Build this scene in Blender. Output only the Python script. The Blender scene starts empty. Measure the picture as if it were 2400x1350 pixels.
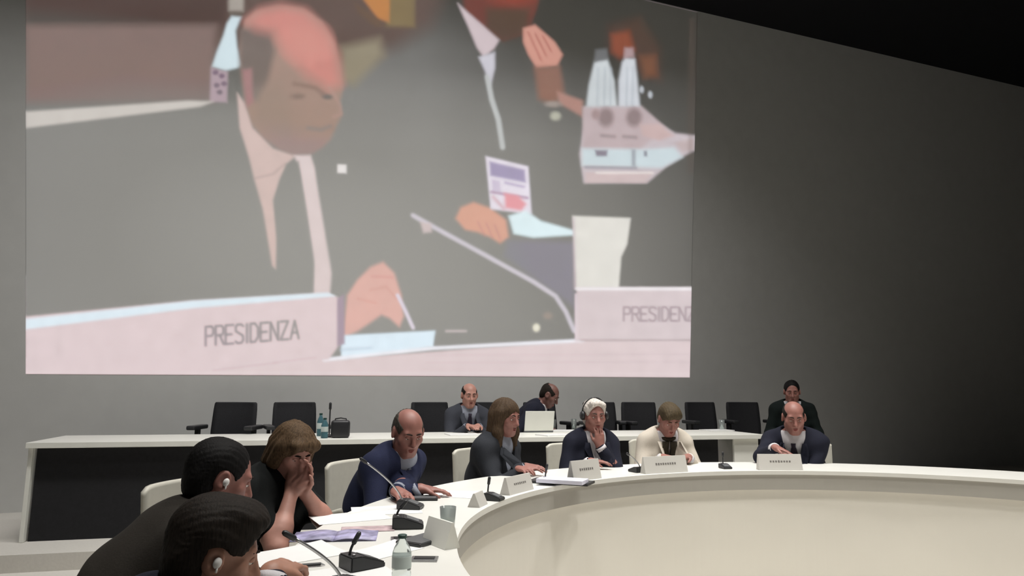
import bpy, bmesh, math, random
import numpy as np
from mathutils import Vector, Matrix
random.seed(4); rng = np.random.default_rng(7)
sc = bpy.context.scene
COL = sc.collection

# ------------------------------------------------------------------ camera
F = 1600.0; CZ = 1.29; ROLL = math.radians(.4); PITCH = math.atan((910-675)/F)
def ray(x, y):
    u = (x-1200)/F; v = (y-675)/F
    c, s = math.cos(ROLL), math.sin(ROLL)
    r = u*c+v*s; d = -u*s+v*c
    return np.array([r, math.cos(PITCH)+d*math.sin(PITCH), math.sin(PITCH)-d*math.cos(PITCH)])
def atz(x, y, z):
    d = ray(x, y); return np.array([0, 0, CZ])+d*((z-CZ)/d[2])
def aty(x, y, Y):
    d = ray(x, y); return np.array([0, 0, CZ])+d*(Y/d[1])
cam = bpy.data.cameras.new('camera'); camo = bpy.data.objects.new('camera', cam); COL.objects.link(camo)
cam.sensor_fit = 'HORIZONTAL'; cam.sensor_width = 36; cam.lens = 36*F/2400
fw = ray(1200, 675); rt = ray(2200, 675)-fw; dn = ray(1200, 1675)-fw
rt = Vector(rt).normalized(); up = -Vector(dn).normalized(); bk = -Vector(fw).normalized()
M = Matrix((rt, up, bk)).transposed().to_4x4(); M.translation = (0, 0, CZ)
camo.matrix_world = M; cam.clip_end = 100
sc.camera = camo

# ------------------------------------------------------------------ materials
def mat(name, col, rough=.6, var=.06, scale=30, bump=0., metal=0., emit=0., stretch=None, trans=0., ior=1.45, coat=0., sheen=0., spec=.5):
    m = bpy.data.materials.new(name); m.use_nodes = True
    nt = m.node_tree; b = nt.nodes['Principled BSDF']
    b.inputs['Roughness'].default_value = rough; b.inputs['Metallic'].default_value = metal
    b.inputs['IOR'].default_value = ior
    b.inputs['Specular IOR Level'].default_value = spec
    if trans: b.inputs['Transmission Weight'].default_value = trans
    if coat: b.inputs['Coat Weight'].default_value = coat
    if sheen: b.inputs['Sheen Weight'].default_value = sheen
    c = (*col, 1)
    if var or bump:
        tc = nt.nodes.new('ShaderNodeTexCoord'); n = nt.nodes.new('ShaderNodeTexNoise')
        n.inputs['Scale'].default_value = scale; n.inputs['Detail'].default_value = 4
        src = tc.outputs['Object']
        if stretch:
            mp = nt.nodes.new('ShaderNodeMapping'); mp.inputs['Scale'].default_value = stretch
            nt.links.new(src, mp.inputs['Vector']); src = mp.outputs['Vector']
        nt.links.new(src, n.inputs['Vector'])
        r = nt.nodes.new('ShaderNodeValToRGB')
        r.color_ramp.elements[0].position = .3; r.color_ramp.elements[1].position = .7
        r.color_ramp.elements[0].color = (*[v*(1-var) for v in col], 1)
        r.color_ramp.elements[1].color = (*[min(1, v*(1+var)) for v in col], 1)
        nt.links.new(n.outputs['Fac'], r.inputs['Fac']); nt.links.new(r.outputs['Color'], b.inputs['Base Color'])
        if bump:
            bp = nt.nodes.new('ShaderNodeBump'); bp.inputs['Strength'].default_value = bump; bp.inputs['Distance'].default_value = .003
            nt.links.new(n.outputs['Fac'], bp.inputs['Height']); nt.links.new(bp.outputs['Normal'], b.inputs['Normal'])
    else:
        b.inputs['Base Color'].default_value = c
    if emit:
        b.inputs['Emission Color'].default_value = c; b.inputs['Emission Strength'].default_value = emit
    return m
def S(r, g, b):                      # sRGB 0-255 to linear
    f = lambda v: (v/255/12.92) if v <= 10 else ((v/255+.055)/1.055)**2.4
    return (f(r), f(g), f(b))
MT = {}
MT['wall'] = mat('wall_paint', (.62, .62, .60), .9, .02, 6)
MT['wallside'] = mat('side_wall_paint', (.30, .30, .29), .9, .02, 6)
MT['ceil'] = mat('ceiling_black', (.004, .004, .006), .95, .1, 5)
MT['floor'] = mat('carpet_beige', (.64, .615, .565), .95, .03, 60, .2)
MT['panel'] = mat('panel_beige', (.76, .735, .67), .75, .015, 3)
MT['fascia'] = mat('fascia_grey', (.40, .385, .35), .6, .02, 5)
MT['white'] = mat('table_white', (.745, .74, .70), .35, .015, 8)
MT['deskwhite'] = mat('desk_white', (.82, .82, .76), .4, .015, 8)
MT['black'] = mat('black_cloth', (.012, .012, .014), .85, .15, 40)
MT['chairblack'] = mat('chair_black_mesh', (.018, .018, .021), .75, .2, 120, .2)
MT['plastic'] = mat('black_plastic', (.025, .026, .028), .4, .05, 40)
MT['greyplastic'] = mat('grey_plastic', (.11, .115, .12), .4, .05, 40)
MT['chrome'] = mat('metal_grey', (.45, .45, .46), .3, .03, 40, 0, .9)
MT['cream'] = mat('chair_cream_leather', (.62, .60, .52), .5, .03, 25, .08)
MT['paper'] = mat('paper', (.80, .80, .79), .7, .01, 20)
MT['paperv'] = mat('paper_violet', (.72, .72, .85), .6, .03, 20)
MT['plate'] = mat('name_plate_shaded', (.56, .545, .51), .45, .01, 20)  # white card darkened: shade on the leaning fronts is put into the colour
MT['ink'] = mat('grey_ink', (.16, .15, .14), .7, .05, 30)
MT['glass'] = mat('bottle_plastic', (.90, .96, .94), .08, 0, 1, trans=.85, ior=1.33)
MT['water_teal'] = mat('bottle_teal', (.10, .22, .26), .15, 0, 1, trans=.4, ior=1.33)
MT['cap'] = mat('cap_dark_green', (.02, .06, .05), .4, .05, 20)
MT['label'] = mat('bottle_label', (.55, .62, .60), .5, .05, 20)
MT['earpiece'] = mat('earpiece_white', (.82, .80, .78), .4, .02, 20)
MT['eye'] = mat('eye_white', (.70, .66, .62), .2, .02, 20)
MT['iris'] = mat('iris_dark', (.02, .014, .01), .15, .05, 20)
MT['shoe'] = mat('shoe_leather', (.012, .011, .01), .35, .1, 30)
MT['lensglass'] = mat('spectacle_frame', (.03, .025, .02), .3, .05, 20)

# ------------------------------------------------------------------ object helpers
def tag(o, label=None, cat=None, group=None, kind=None):
    if label: o['label'] = label
    if cat: o['category'] = cat
    if group: o['group'] = group
    if kind: o['kind'] = kind
    return o
def empty(name, loc, rz=0):
    o = bpy.data.objects.new(name, None); COL.objects.link(o)
    o.location = loc; o.rotation_euler = (0, 0, rz); o.empty_display_size = .1
    return o
def build(name, vf, m, parent=None, smooth=False, mats=None):
    me = bpy.data.meshes.new(name)
    v, f = vf
    me.from_pydata([tuple(map(float, p)) for p in v], [], [tuple(q) for q in f]); me.update()
    bm = bmesh.new(); bm.from_mesh(me); bmesh.ops.recalc_face_normals(bm, faces=bm.faces); bm.to_mesh(me); bm.free()
    if smooth:
        me.polygons.foreach_set('use_smooth', np.ones(len(me.polygons), bool))
    me.materials.append(m)
    o = bpy.data.objects.new(name, me); COL.objects.link(o)
    if parent: o.parent = parent
    return o
def join(*parts):
    V = []; Fc = []
    for v, f in parts:
        n = len(V); V += [tuple(p) for p in v]; Fc += [tuple(i+n for i in q) for q in f]
    return V, Fc
def xf(vf, loc=(0, 0, 0), rz=0, rx=0, ry=0, sc_=1):
    Mx = Matrix.Translation(loc) @ Matrix.Rotation(rz, 4, 'Z') @ Matrix.Rotation(ry, 4, 'Y') @ Matrix.Rotation(rx, 4, 'X')
    return [tuple(Mx @ (Vector(p)*sc_)) for p in vf[0]], vf[1]
def bmvf(bm):
    bm.verts.ensure_lookup_table()
    r = [tuple(v.co) for v in bm.verts], [tuple(v.index for v in f.verts) for f in bm.faces]
    bm.free(); return r
def box(cx, cy, cz, sx, sy, sz, bev=.0, seg=2):
    bm = bmesh.new(); bmesh.ops.create_cube(bm, size=1)
    for v in bm.verts: v.co = Vector((v.co.x*sx+cx, v.co.y*sy+cy, v.co.z*sz+cz))
    if bev: bmesh.ops.bevel(bm, geom=bm.edges[:], offset=bev, segments=seg, affect='EDGES', profile=.5)
    bm.verts.index_update(); return bmvf(bm)
def tube(pts, rad, n=10, caps=True):
    pts = [Vector(p) for p in pts]; V = []; Fc = []
    if not hasattr(rad, '__len__'): rad = [rad]*len(pts)
    ref = None
    for i, p in enumerate(pts):
        t = (pts[min(i+1, len(pts)-1)]-pts[max(i-1, 0)]).normalized()
        if ref is None:
            ref = t.orthogonal().normalized()
        ref = (ref-t*ref.dot(t)).normalized(); b = t.cross(ref)
        for k in range(n):
            a = 2*math.pi*k/n; V.append(p+(ref*math.cos(a)+b*math.sin(a))*rad[i])
    for i in range(len(pts)-1):
        for k in range(n):
            Fc.append((i*n+k, i*n+(k+1) % n, (i+1)*n+(k+1) % n, (i+1)*n+k))
    if caps:
        Fc.append(tuple(range(n))[::-1]); Fc.append(tuple((len(pts)-1)*n+k for k in range(n)))
    return V, Fc
def lathe(prof, n=20, c=(0, 0, 0)):
    V = []; Fc = []
    for r, z in prof:
        for k in range(n):
            a = 2*math.pi*k/n; V.append((c[0]+r*math.cos(a), c[1]+r*math.sin(a), c[2]+z))
    for i in range(len(prof)-1):
        for k in range(n): Fc.append((i*n+k, i*n+(k+1) % n, (i+1)*n+(k+1) % n, (i+1)*n+k))
    Fc.append(tuple(range(n))); Fc.append(tuple((len(prof)-1)*n+k for k in range(n)))
    return V, Fc
def prism(poly, z0, z1):
    n = len(poly); V = [(x, y, z0) for x, y in poly]+[(x, y, z1) for x, y in poly]
    Fc = [tuple(range(n)), tuple(range(n, 2*n))]+[(i, (i+1) % n, n+(i+1) % n, n+i) for i in range(n)]
    return V, Fc
def ring(cx, cy, r0, r1, z0, z1, n=160, a0=0, a1=2*math.pi):
    V = []; Fc = []; full = abs(a1-a0-2*math.pi) < 1e-6; m = n if full else n+1
    for k in range(m):
        a = a0+(a1-a0)*k/n; c, s = math.cos(a), math.sin(a)
        for r, z in ((r0, z0), (r1, z0), (r1, z1), (r0, z1)): V.append((cx+r*c, cy+r*s, z))
    for k in range(n):
        i = k*4; j = ((k+1) % m)*4
        for q in range(4): Fc.append((i+q, i+(q+1) % 4, j+(q+1) % 4, j+q))
    if not full: Fc += [(0, 1, 2, 3), tuple(n*4+q for q in range(4))]
    return V, Fc
def sphere(c, r, n=14):
    bm = bmesh.new(); bmesh.ops.create_uvsphere(bm, u_segments=n, v_segments=n-4, radius=1)
    rr = r if hasattr(r, '__len__') else (r, r, r)
    for v in bm.verts: v.co = Vector((v.co.x*rr[0]+c[0], v.co.y*rr[1]+c[1], v.co.z*rr[2]+c[2]))
    bm.verts.index_update(); return bmvf(bm)

# ------------------------------------------------------------------ implicit surfaces (smooth bodies, clothes, hair)
def unit(v): v = np.asarray(v, float); return v/np.linalg.norm(v)
class Cone:
    def __init__(s, a, b, ra, rb, k=.02, ax=None, flat=1., op='u'):
        s.a = np.asarray(a, float); s.b = np.asarray(b, float); s.ra = ra; s.rb = rb; s.k = k; s.op = op
        s.ax = None if ax is None else unit(ax); s.flat = flat
    def bb(s):
        r = max(s.ra, s.rb); return np.minimum(s.a, s.b)-r, np.maximum(s.a, s.b)+r
    def d(s, P):
        ba = s.b-s.a; L = max(ba@ba, 1e-9); w = P-s.a
        if s.ax is not None:
            # measure along the axis without the flattened direction, then stretch that direction
            e = (w@s.ax); bax = ba@s.ax
            t = np.clip((w@ba)/L, 0, 1)
            w = w-t[..., None]*ba
            e = (w@s.ax); w = w+s.ax*(e*(1/s.flat-1))[..., None]
        else:
            t = np.clip((w@ba)/L, 0, 1); w = w-t[..., None]*ba
        d = np.sqrt((w*w).sum(-1))-(s.ra+(s.rb-s.ra)*t)
        return d if s.ax is None else d*min(1, s.flat*1.15)
    def grow(s, g): return Cone(s.a, s.b, s.ra+g, s.rb+g, s.k+g*.5, s.ax, (s.flat*s.ra+g)/(s.ra+g) if s.ax is not None else 1., s.op)
class Ell:
    def __init__(s, c, r, R=None, k=.02, op='u'):
        s.c = np.asarray(c, float); s.r = np.asarray(r, float); s.R = np.eye(3) if R is None else R; s.k = k; s.op = op
    def bb(s):
        e = np.sqrt((s.R**2)@(s.r**2)); return s.c-e, s.c+e
    def d(s, P):
        q = (P-s.c)@s.R; k0 = np.sqrt(((q/s.r)**2).sum(-1)); k1 = np.sqrt(((q/s.r**2)**2).sum(-1))+1e-9
        return k0*(k0-1)/k1
    def grow(s, g): return Ell(s.c, s.r+g, s.R, s.k+g*.5, s.op)
class Cut:                                     # removes where fn(P) < 0
    def __init__(s, fn, k=.004): s.fn = fn; s.k = k; s.op = 's'
    def bb(s): return np.full(3, -9.), np.full(3, 9.)
    def d(s, P): return s.fn(P)
def combine(F0, d, k, op):
    if op == 'u':
        h = np.maximum(k-np.abs(F0-d), 0)/max(k, 1e-6); return np.minimum(F0, d)-h*h*k*.25
    d = -d
    h = np.maximum(k-np.abs(F0-d), 0)/max(k, 1e-6); return np.maximum(F0, d)+h*h*k*.25
def evalp(prims, P):
    F0 = np.full(P.shape[:-1], 1.)
    for p in prims: F0 = combine(F0, p.d(P), p.k, p.op)
    return F0
EDG = [(0, 1), (2, 3), (4, 5), (6, 7), (0, 2), (1, 3), (4, 6), (5, 7), (0, 4), (1, 5), (2, 6), (3, 7)]
def surface(prims, h, noise=None):
    U = [p for p in prims if p.op == 'u']
    lo = np.min([p.bb()[0] for p in U], 0)-4*h; hi = np.max([p.bb()[1] for p in U], 0)+4*h
    n = np.ceil((hi-lo)/h).astype(int)+1
    G = np.full(n, 1., np.float32)
    ax = [lo[i]+h*np.arange(n[i]) for i in range(3)]
    for p in prims:
        a, b = p.bb(); m = p.k+4*h
        i0 = np.clip(np.floor((a-m-lo)/h).astype(int), 0, n-1); i1 = np.clip(np.ceil((b+m-lo)/h).astype(int)+1, 1, n)
        if (i1 <= i0).any(): continue
        X, Y, Z = np.meshgrid(ax[0][i0[0]:i1[0]], ax[1][i0[1]:i1[1]], ax[2][i0[2]:i1[2]], indexing='ij')
        P = np.stack([X, Y, Z], -1); sl = tuple(slice(i0[i], i1[i]) for i in range(3))
        if p.op == 's':
            near = G[sl] < .06
            sub = G[sl]; dd = np.ones_like(sub); dd[near] = p.d(P[near])
            r = sub.copy(); r[near] = combine(sub[near], dd[near], p.k, 's'); G[sl] = r
        else:
            G[sl] = combine(G[sl], p.d(P), p.k, p.op)
    if noise is not None:
        near = np.argwhere(np.abs(G) < .03)
        G[tuple(near.T)] += noise(lo+near*h)
    ins = G < 0
    cnt = np.zeros(n-1, np.int8)
    for c in range(8):
        o = (c & 1, c >> 1 & 1, c >> 2 & 1)
        cnt += ins[o[0]:n[0]-1+o[0], o[1]:n[1]-1+o[1], o[2]:n[2]-1+o[2]]
    act = (cnt > 0) & (cnt < 8)
    ci = np.argwhere(act); N = len(ci)
    idx = np.full(n-1, -1, np.int32); idx[act] = np.arange(N)
    off = np.array([(c & 1, c >> 1 & 1, c >> 2 & 1) for c in range(8)])
    val = np.stack([G[tuple((ci+o).T)] for o in off], 1).astype(float)
    acc = np.zeros((N, 3)); num = np.zeros(N)
    for a, b in EDG:
        va, vb = val[:, a], val[:, b]; cr = (va < 0) != (vb < 0)
        t = np.where(cr, va/np.where(cr, va-vb, 1), 0)
        acc += np.where(cr[:, None], off[a]+(off[b]-off[a])*t[:, None], 0); num += cr
    V = lo+(ci+acc/num[:, None])*h
    Q = []
    for axn in range(3):
        s0 = [slice(0, n[i]) for i in range(3)]; s1 = list(s0); s0[axn] = slice(0, n[axn]-1); s1[axn] = slice(1, n[axn])
        A = ins[tuple(s0)]; B = ins[tuple(s1)]; ch = np.argwhere(A != B); fl = A[tuple(ch.T)]
        o1 = np.zeros(3, int); o2 = np.zeros(3, int); o1[(axn+1) % 3] = 1; o2[(axn+2) % 3] = 1
        ok = (ch[:, (axn+1) % 3] > 0) & (ch[:, (axn+2) % 3] > 0) & (ch[:, (axn+1) % 3] < n[(axn+1) % 3]-1) & (ch[:, (axn+2) % 3] < n[(axn+2) % 3]-1)
        ch = ch[ok]; fl = fl[ok]
        q = np.stack([idx[tuple((ch-o1-o2).T)], idx[tuple((ch-o2).T)], idx[tuple(ch.T)], idx[tuple((ch-o1).T)]], 1)
        q[~fl] = q[~fl][:, ::-1]
        Q.append(q)
    Q = np.concatenate(Q); Q = Q[(Q >= 0).all(1)]
    return V, Q
def build_np(name, VQ, m, parent=None):
    V, Q = VQ
    me = bpy.data.meshes.new(name)
    me.vertices.add(len(V)); me.vertices.foreach_set('co', np.ascontiguousarray(V, np.float32).ravel())
    me.loops.add(Q.size); me.loops.foreach_set('vertex_index', np.ascontiguousarray(Q, np.int32).ravel())
    me.polygons.add(len(Q)); me.polygons.foreach_set('loop_start', np.arange(0, Q.size, 4, dtype=np.int32))
    me.update(calc_edges=True)
    me.polygons.foreach_set('use_smooth', np.ones(len(Q), bool)); me.validate()
    me.materials.append(m)
    o = bpy.data.objects.new(name, me); COL.objects.link(o)
    if parent: o.parent = parent
    return o
def folds(P, a=.0035):
    x, y, z = P[:, 0], P[:, 1], P[:, 2]
    return a*(np.sin(31*x+17*z+2*np.sin(9*y))*np.sin(23*y-19*z+1.3)+.6*np.sin(47*z+29*x*np.sin(3*z)+11*y))

PICGAIN = 1.0
# ------------------------------------------------------------------ the hall
HC = 6.75
wa = atz(1480, -10, HC)[:2]; wb = atz(1865, 80, HC)[:2]
wd = unit(wb-wa); wn = np.array([wd[1], -wd[0]])          # wall direction, normal towards the hall
def wpt(s): return wa+wd*s
def on_wall(x, y, off=0.):
    d = ray(x, y); o = np.array([0, 0, CZ]); p0 = np.array([*(wa+wn*off), 0]); n3 = np.array([*wn, 0])
    return o+d*(((p0-o)@n3)/(d@n3))
sl = (-8.0-wa[0])/wd[0]; sr = (12.5-wa[0])/wd[0]
A, B = wpt(sl), wpt(sr); A2, B2 = A-wn*.25, B-wn*.25
tag(build('wall_back', prism([tuple(A), tuple(B), tuple(B2), tuple(A2)], 0, HC), MT['wall']), kind='structure')
YF = -2.5
tag(build('floor', prism([(-8.2, YF), (12.7, YF), (12.7, 15), (-8.2, 15)], -.1, 0), MT['floor']), kind='structure')
tag(build('ceiling', prism([(-8.2, YF), (12.7, YF), (12.7, 15), (-8.2, 15)], HC, HC+.1), MT['ceil']), kind='structure')
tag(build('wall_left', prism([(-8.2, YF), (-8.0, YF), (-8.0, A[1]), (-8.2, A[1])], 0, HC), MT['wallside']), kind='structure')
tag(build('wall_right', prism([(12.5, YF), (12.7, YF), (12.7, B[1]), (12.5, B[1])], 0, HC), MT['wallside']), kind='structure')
# low stage under the back row
STG = .12
q0 = atz(60, 1040, .858); q1 = atz(1790, 1020, .858)
dd = unit((q1-q0)[:2]); st0 = q0[:2]-dd*3-np.array([-dd[1], dd[0]])*.25; st1 = q1[:2]+dd*8-np.array([-dd[1], dd[0]])*.25
def wall_at(x): return wa[1]+wd[1]/wd[0]*(x-wa[0])
st0[0] = max(st0[0], -8.0)
tag(build('trim_1', prism([tuple(st0), tuple(st1), (st1[0], wall_at(st1[0])), (st0[0], wall_at(st0[0]))], 0, STG), MT['floor']), kind='structure')

# ------------------------------------------------------------------ the projected picture on the wall
NX, NY = 640, 392
gx = np.linspace(0, 1, NX)[:, None]; gy = np.linspace(0, 1, NY)[None, :]
XL = 60.0
def ytop(x): return np.maximum(-60., 80-(1865-x)*.2338+4)
ybot_l, ybot_r = 879., 885.
X0 = XL+(1626-XL)*gx+0*gy
yt = ytop(X0); yb = ybot_l+(ybot_r-ybot_l)*np.clip((X0-453)/1160, -1, 1.2)
Yp = yt+(yb-yt)*gy
Xp = X0+gx*(9-(Yp-26)/850*18)
# how much room light the wall already returns (the projector only adds to it)
AX = np.array([90., 300, 500, 700, 900, 1100, 1300, 1460, 1600]); AY = np.array([6., 60, 120, 190, 270, 360, 480, 620, 760, 860])
AT = np.array([[0.066, 0.053, 0.058, 0.061, 0.063, 0.061, 0.058, 0.053, 0.047], [0.098, 0.087, 0.067, 0.064, 0.065, 0.064, 0.061, 0.056, 0.049], [0.13, 0.133, 0.114, 0.09, 0.074, 0.067, 0.064, 0.06, 0.052], [0.165, 0.181, 0.174, 0.153, 0.131, 0.1, 0.074, 0.064, 0.056], [0.194, 0.22, 0.228, 0.219, 0.202, 0.177, 0.132, 0.086, 0.061], [0.215, 0.249, 0.268, 0.272, 0.264, 0.243, 0.193, 0.133, 0.082], [0.231, 0.268, 0.294, 0.309, 0.305, 0.287, 0.236, 0.174, 0.114], [0.235, 0.271, 0.299, 0.317, 0.319, 0.3, 0.25, 0.193, 0.136], [0.226, 0.261, 0.287, 0.305, 0.312, 0.296, 0.257, 0.199, 0.141], [0.216, 0.245, 0.264, 0.286, 0.293, 0.276, 0.252, 0.197, 0.141]])
_r = np.stack([np.interp(Yp.ravel(), AY, AT[:, i]) for i in range(9)], -1)
_k = np.clip(np.searchsorted(AX, Xp.ravel())-1, 0, 7); _t = np.clip((Xp.ravel()-AX[_k])/(AX[_k+1]-AX[_k]), 0, 1)
AMB = (_r[np.arange(_r.shape[0]), _k]*(1-_t)+_r[np.arange(_r.shape[0]), _k+1]*_t).reshape(Xp.shape)
pic = np.zeros((NX, NY, 3))
def cover(xs, ys, soft):
    m = (Xp > min(xs)-soft-2) & (Xp < max(xs)+soft+2) & (Yp > min(ys)-soft-2) & (Yp < max(ys)+soft+2)
    return m
def paint(m, cov, col, al=1.):
    if not m.any(): return
    t = np.clip(np.array(S(*col))[None]-AMB[m][:, None], 0, None)
    c = (cov*al)[:, None]; pic[m] = pic[m]*(1-c)+t*c
def poly(pts, col, soft=4., al=1.):
    xs, ys = zip(*pts); m = cover(xs, ys, soft)
    if not m.any(): return
    x, y = Xp[m], Yp[m]; d = np.full(x.shape, 1e9); ins = np.zeros(x.shape, bool)
    n = len(pts)
    for i in range(n):
        ax_, ay = pts[i]; bx, by = pts[(i+1) % n]
        ex, ey = bx-ax_, by-ay; t = np.clip(((x-ax_)*ex+(y-ay)*ey)/max(ex*ex+ey*ey, 1e-6), 0, 1)
        d = np.minimum(d, np.hypot(x-ax_-t*ex, y-ay-t*ey))
        c = ((ay > y) != (by > y)) & (x < (bx-ax_)*(y-ay)/((by-ay) if by != ay else 1e-9)+ax_)
        ins ^= c
    sd = np.where(ins, -d, d); paint(m, np.clip(.5-sd/(2*soft), 0, 1), col, al)
def line(pts, w, col, soft=3., al=1.):
    xs, ys = zip(*pts); m = cover(xs, ys, w+soft)
    if not m.any(): return
    x, y = Xp[m], Yp[m]; d = np.full(x.shape, 1e9)
    for (ax_, ay), (bx, by) in zip(pts[:-1], pts[1:]):
        ex, ey = bx-ax_, by-ay; t = np.clip(((x-ax_)*ex+(y-ay)*ey)/max(ex*ex+ey*ey, 1e-6), 0, 1)
        d = np.minimum(d, np.hypot(x-ax_-t*ex, y-ay-t*ey))
    paint(m, np.clip(.5-(d-w/2)/(2*soft), 0, 1), col, al)
def ell(cx, cy, rx, ry, col, soft=.25, al=1.):
    m = cover((cx-rx*1.3, cx+rx*1.3), (cy-ry*1.3, cy+ry*1.3), 2)
    if not m.any(): return
    r = np.hypot((Xp[m]-cx)/rx, (Yp[m]-cy)/ry); paint(m, np.clip((1+soft-r)/(2*soft), 0, 1), col, al)
GL = {'P': [[(0, 1), (0, 0), (.6, 0), (.75, .12), (.75, .38), (.6, .5), (0, .5)]],
      'R': [[(0, 1), (0, 0), (.6, 0), (.75, .12), (.75, .38), (.6, .5), (0, .5)], [(.4, .5), (.8, 1)]],
      'E': [[(.75, 0), (0, 0), (0, 1), (.75, 1)], [(0, .5), (.6, .5)]],
      'S': [[(.75, .1), (.55, 0), (.15, 0), (0, .14), (.02, .36), (.7, .6), (.75, .85), (.58, 1), (.15, 1), (0, .9)]],
      'I': [[(.12, 0), (.12, 1)]],
      'D': [[(0, 0), (0, 1), (.45, 1), (.75, .75), (.75, .25), (.45, 0), (0, 0)]],
      'N': [[(0, 1), (0, 0), (.75, 1), (.75, 0)]],
      'Z': [[(0, 0), (.75, 0), (0, 1), (.75, 1)]],
      'A': [[(0, 1), (.4, 0), (.8, 1)], [(.15, .66), (.65, .66)]]}
def text(t, x0, y0, x1, y1, h0, h1, w, col, al=1.):
    adv = [.48 if c == 'I' else 1. for c in t]; tot = sum(adv)-.2; p = 0
    for c, a in zip(t, adv):
        for st in GL[c]:
            pp = []
            for gx_, gy_ in st:
                f = (p+gx_)/tot; h = h0+(h1-h0)*f
                pp.append((x0+(x1-x0)*f, y0+(y1-y0)*f-h*(1-gy_)))
            line(pp, w, col, 1.6, al)
        p += a
# grey suits and room, the wall's light falloff painted in, darker towards top right
BX = np.array([60., 700, 1000, 1250, 1450, 1620]); BY = np.array([-60., 0, 60, 130, 220, 330, 480, 650, 870])
BT = np.array([[80, 80, 75, 55, 45, 40], [88, 90, 80, 58, 45, 42], [100, 105, 100, 62, 52, 48], [120, 128, 118, 85, 66, 58], [134, 136, 134, 112, 92, 78], [138, 140, 142, 130, 112, 90], [138, 143, 146, 136, 122, 102], [140, 143, 146, 140, 128, 108], [142, 144, 146, 140, 128, 110]], float)
_r = np.stack([np.interp(Yp.ravel(), BY, BT[:, i]) for i in range(6)], -1)
_k = np.clip(np.searchsorted(BX, Xp.ravel())-1, 0, 4); _t = np.clip((Xp.ravel()-BX[_k])/(BX[_k+1]-BX[_k]), 0, 1)
_g = (_r[np.arange(_r.shape[0]), _k]*(1-_t)+_r[np.arange(_r.shape[0]), _k+1]*_t).reshape(Xp.shape)
pic[:] = np.clip(((_g/255+.055)/1.055)**2.4-AMB, 0, None)[..., None]
# hall behind the two men in the picture
poly([(60, -70), (1060, -70), (1010, 60), (930, 110), (830, 150), (700, 250), (60, 250)], (104, 90, 88), 25)
poly([(60, -70), (545, -70), (530, 60), (60, 60)], (88, 74, 74), 15)
poly([(440, 60), (505, 60), (500, 240), (60, 240), (60, 60)], (134, 116, 114), 12)
poly([(800, 110), (890, 90), (900, 130), (830, 200), (800, 190)], (148, 140, 124), 14)
poly([(905, -70), (972, -70), (972, 64), (905, 62)], (132, 117, 92), 6)
poly([(800, -70), (915, -70), (912, 52), (886, 44)], (190, 133, 88), 5)
poly([(830, 5), (890, 48), (900, 62), (880, 62), (840, 30)], (112, 94, 84), 5)
# white cone shaped carafe behind the first man
poly([(535, -20), (572, -20), (570, 26), (536, 26)], (165, 158, 152), 5)
line([(540, 32), (566, 32)], 6, (110, 105, 100))
poly([(543, 38), (565, 40), (552, 72), (556, 110), (567, 152), (560, 158), (528, 166), (497, 156), (508, 122), (524, 82), (532, 55)], (207, 223, 230), 4)
poly([(494, 158), (534, 168), (532, 240), (492, 238)], (176, 158, 168), 4)
for bx, by in ((505, 170), (520, 178), (508, 200), (515, 216), (525, 196)): ell(bx, by, 7, 6, (132, 114, 132))
poly([(60, 262), (440, 236), (500, 238), (470, 250), (60, 300)], (203, 198, 194), 4)
# first man: dark suit, bald head bent down
poly([(575, 46), (600, 24), (650, 12), (710, 18), (755, 50), (785, 100), (800, 160), (804, 212), (796, 238), (802, 268), (788, 296), (775, 326), (755, 346), (728, 360), (690, 364), (655, 350), (615, 322), (588, 288), (574, 240), (566, 180), (562, 110)], (164, 141, 133), 5)
poly([(562, 70), (600, 58), (636, 72), (644, 118), (628, 190), (604, 236), (578, 236), (562, 160)], (124, 114, 112), 9)
poly([(578, 50), (610, 24), (660, 14), (715, 25), (760, 68), (790, 130), (799, 196), (772, 208), (722, 178), (672, 128), (640, 76), (602, 68)], (205, 141, 135), 20)
poly([(600, 210), (660, 190), (700, 300), (690, 350), (640, 330), (590, 280)], (155, 138, 130), 22, .7)
ell(720, 100, 50, 40, (214, 152, 144), .6, .8)
poly([(568, 164), (590, 160), (594, 240), (578, 252)], (166, 130, 133), 5)
line([(690, 196), (740, 206), (762, 224)], 9, (140, 118, 112), 5, .8)
ell(768, 227, 12, 6, (122, 106, 102), .5); ell(698, 226, 16, 7, (142, 124, 118), .5)
line([(772, 205), (796, 244), (800, 268), (782, 274)], 5, (182, 152, 146), 4, .8)
line([(722, 300), (752, 304), (774, 296)], 8, (140, 122, 122), 4, .9)
poly([(640, 330), (760, 330), (730, 360), (680, 362)], (158, 138, 140), 8, .7)
# shirt, tie, pin
poly([(556, 218), (572, 240), (592, 300), (640, 348), (692, 366), (672, 384), (655, 420), (640, 470), (650, 560), (646, 630), (638, 622), (616, 490), (596, 420), (584, 370), (562, 300)], (208, 187, 184), 4)
line([(598, 418), (640, 408), (668, 384)], 4, (176, 158, 158), 3, .7)
poly([(690, 364), (728, 364), (737, 392), (744, 440), (762, 550), (777, 640), (773, 690), (734, 690), (736, 610), (716, 480), (702, 400)], (218, 204, 205), 4)
poly([(672, 384), (700, 378), (716, 480), (736, 620), (734, 690), (652, 690), (648, 560), (642, 470)], (139, 130, 126), 4)
poly([(791, 385), (812, 386), (812, 406), (791, 405)], (228, 224, 224), 2.5)
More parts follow.
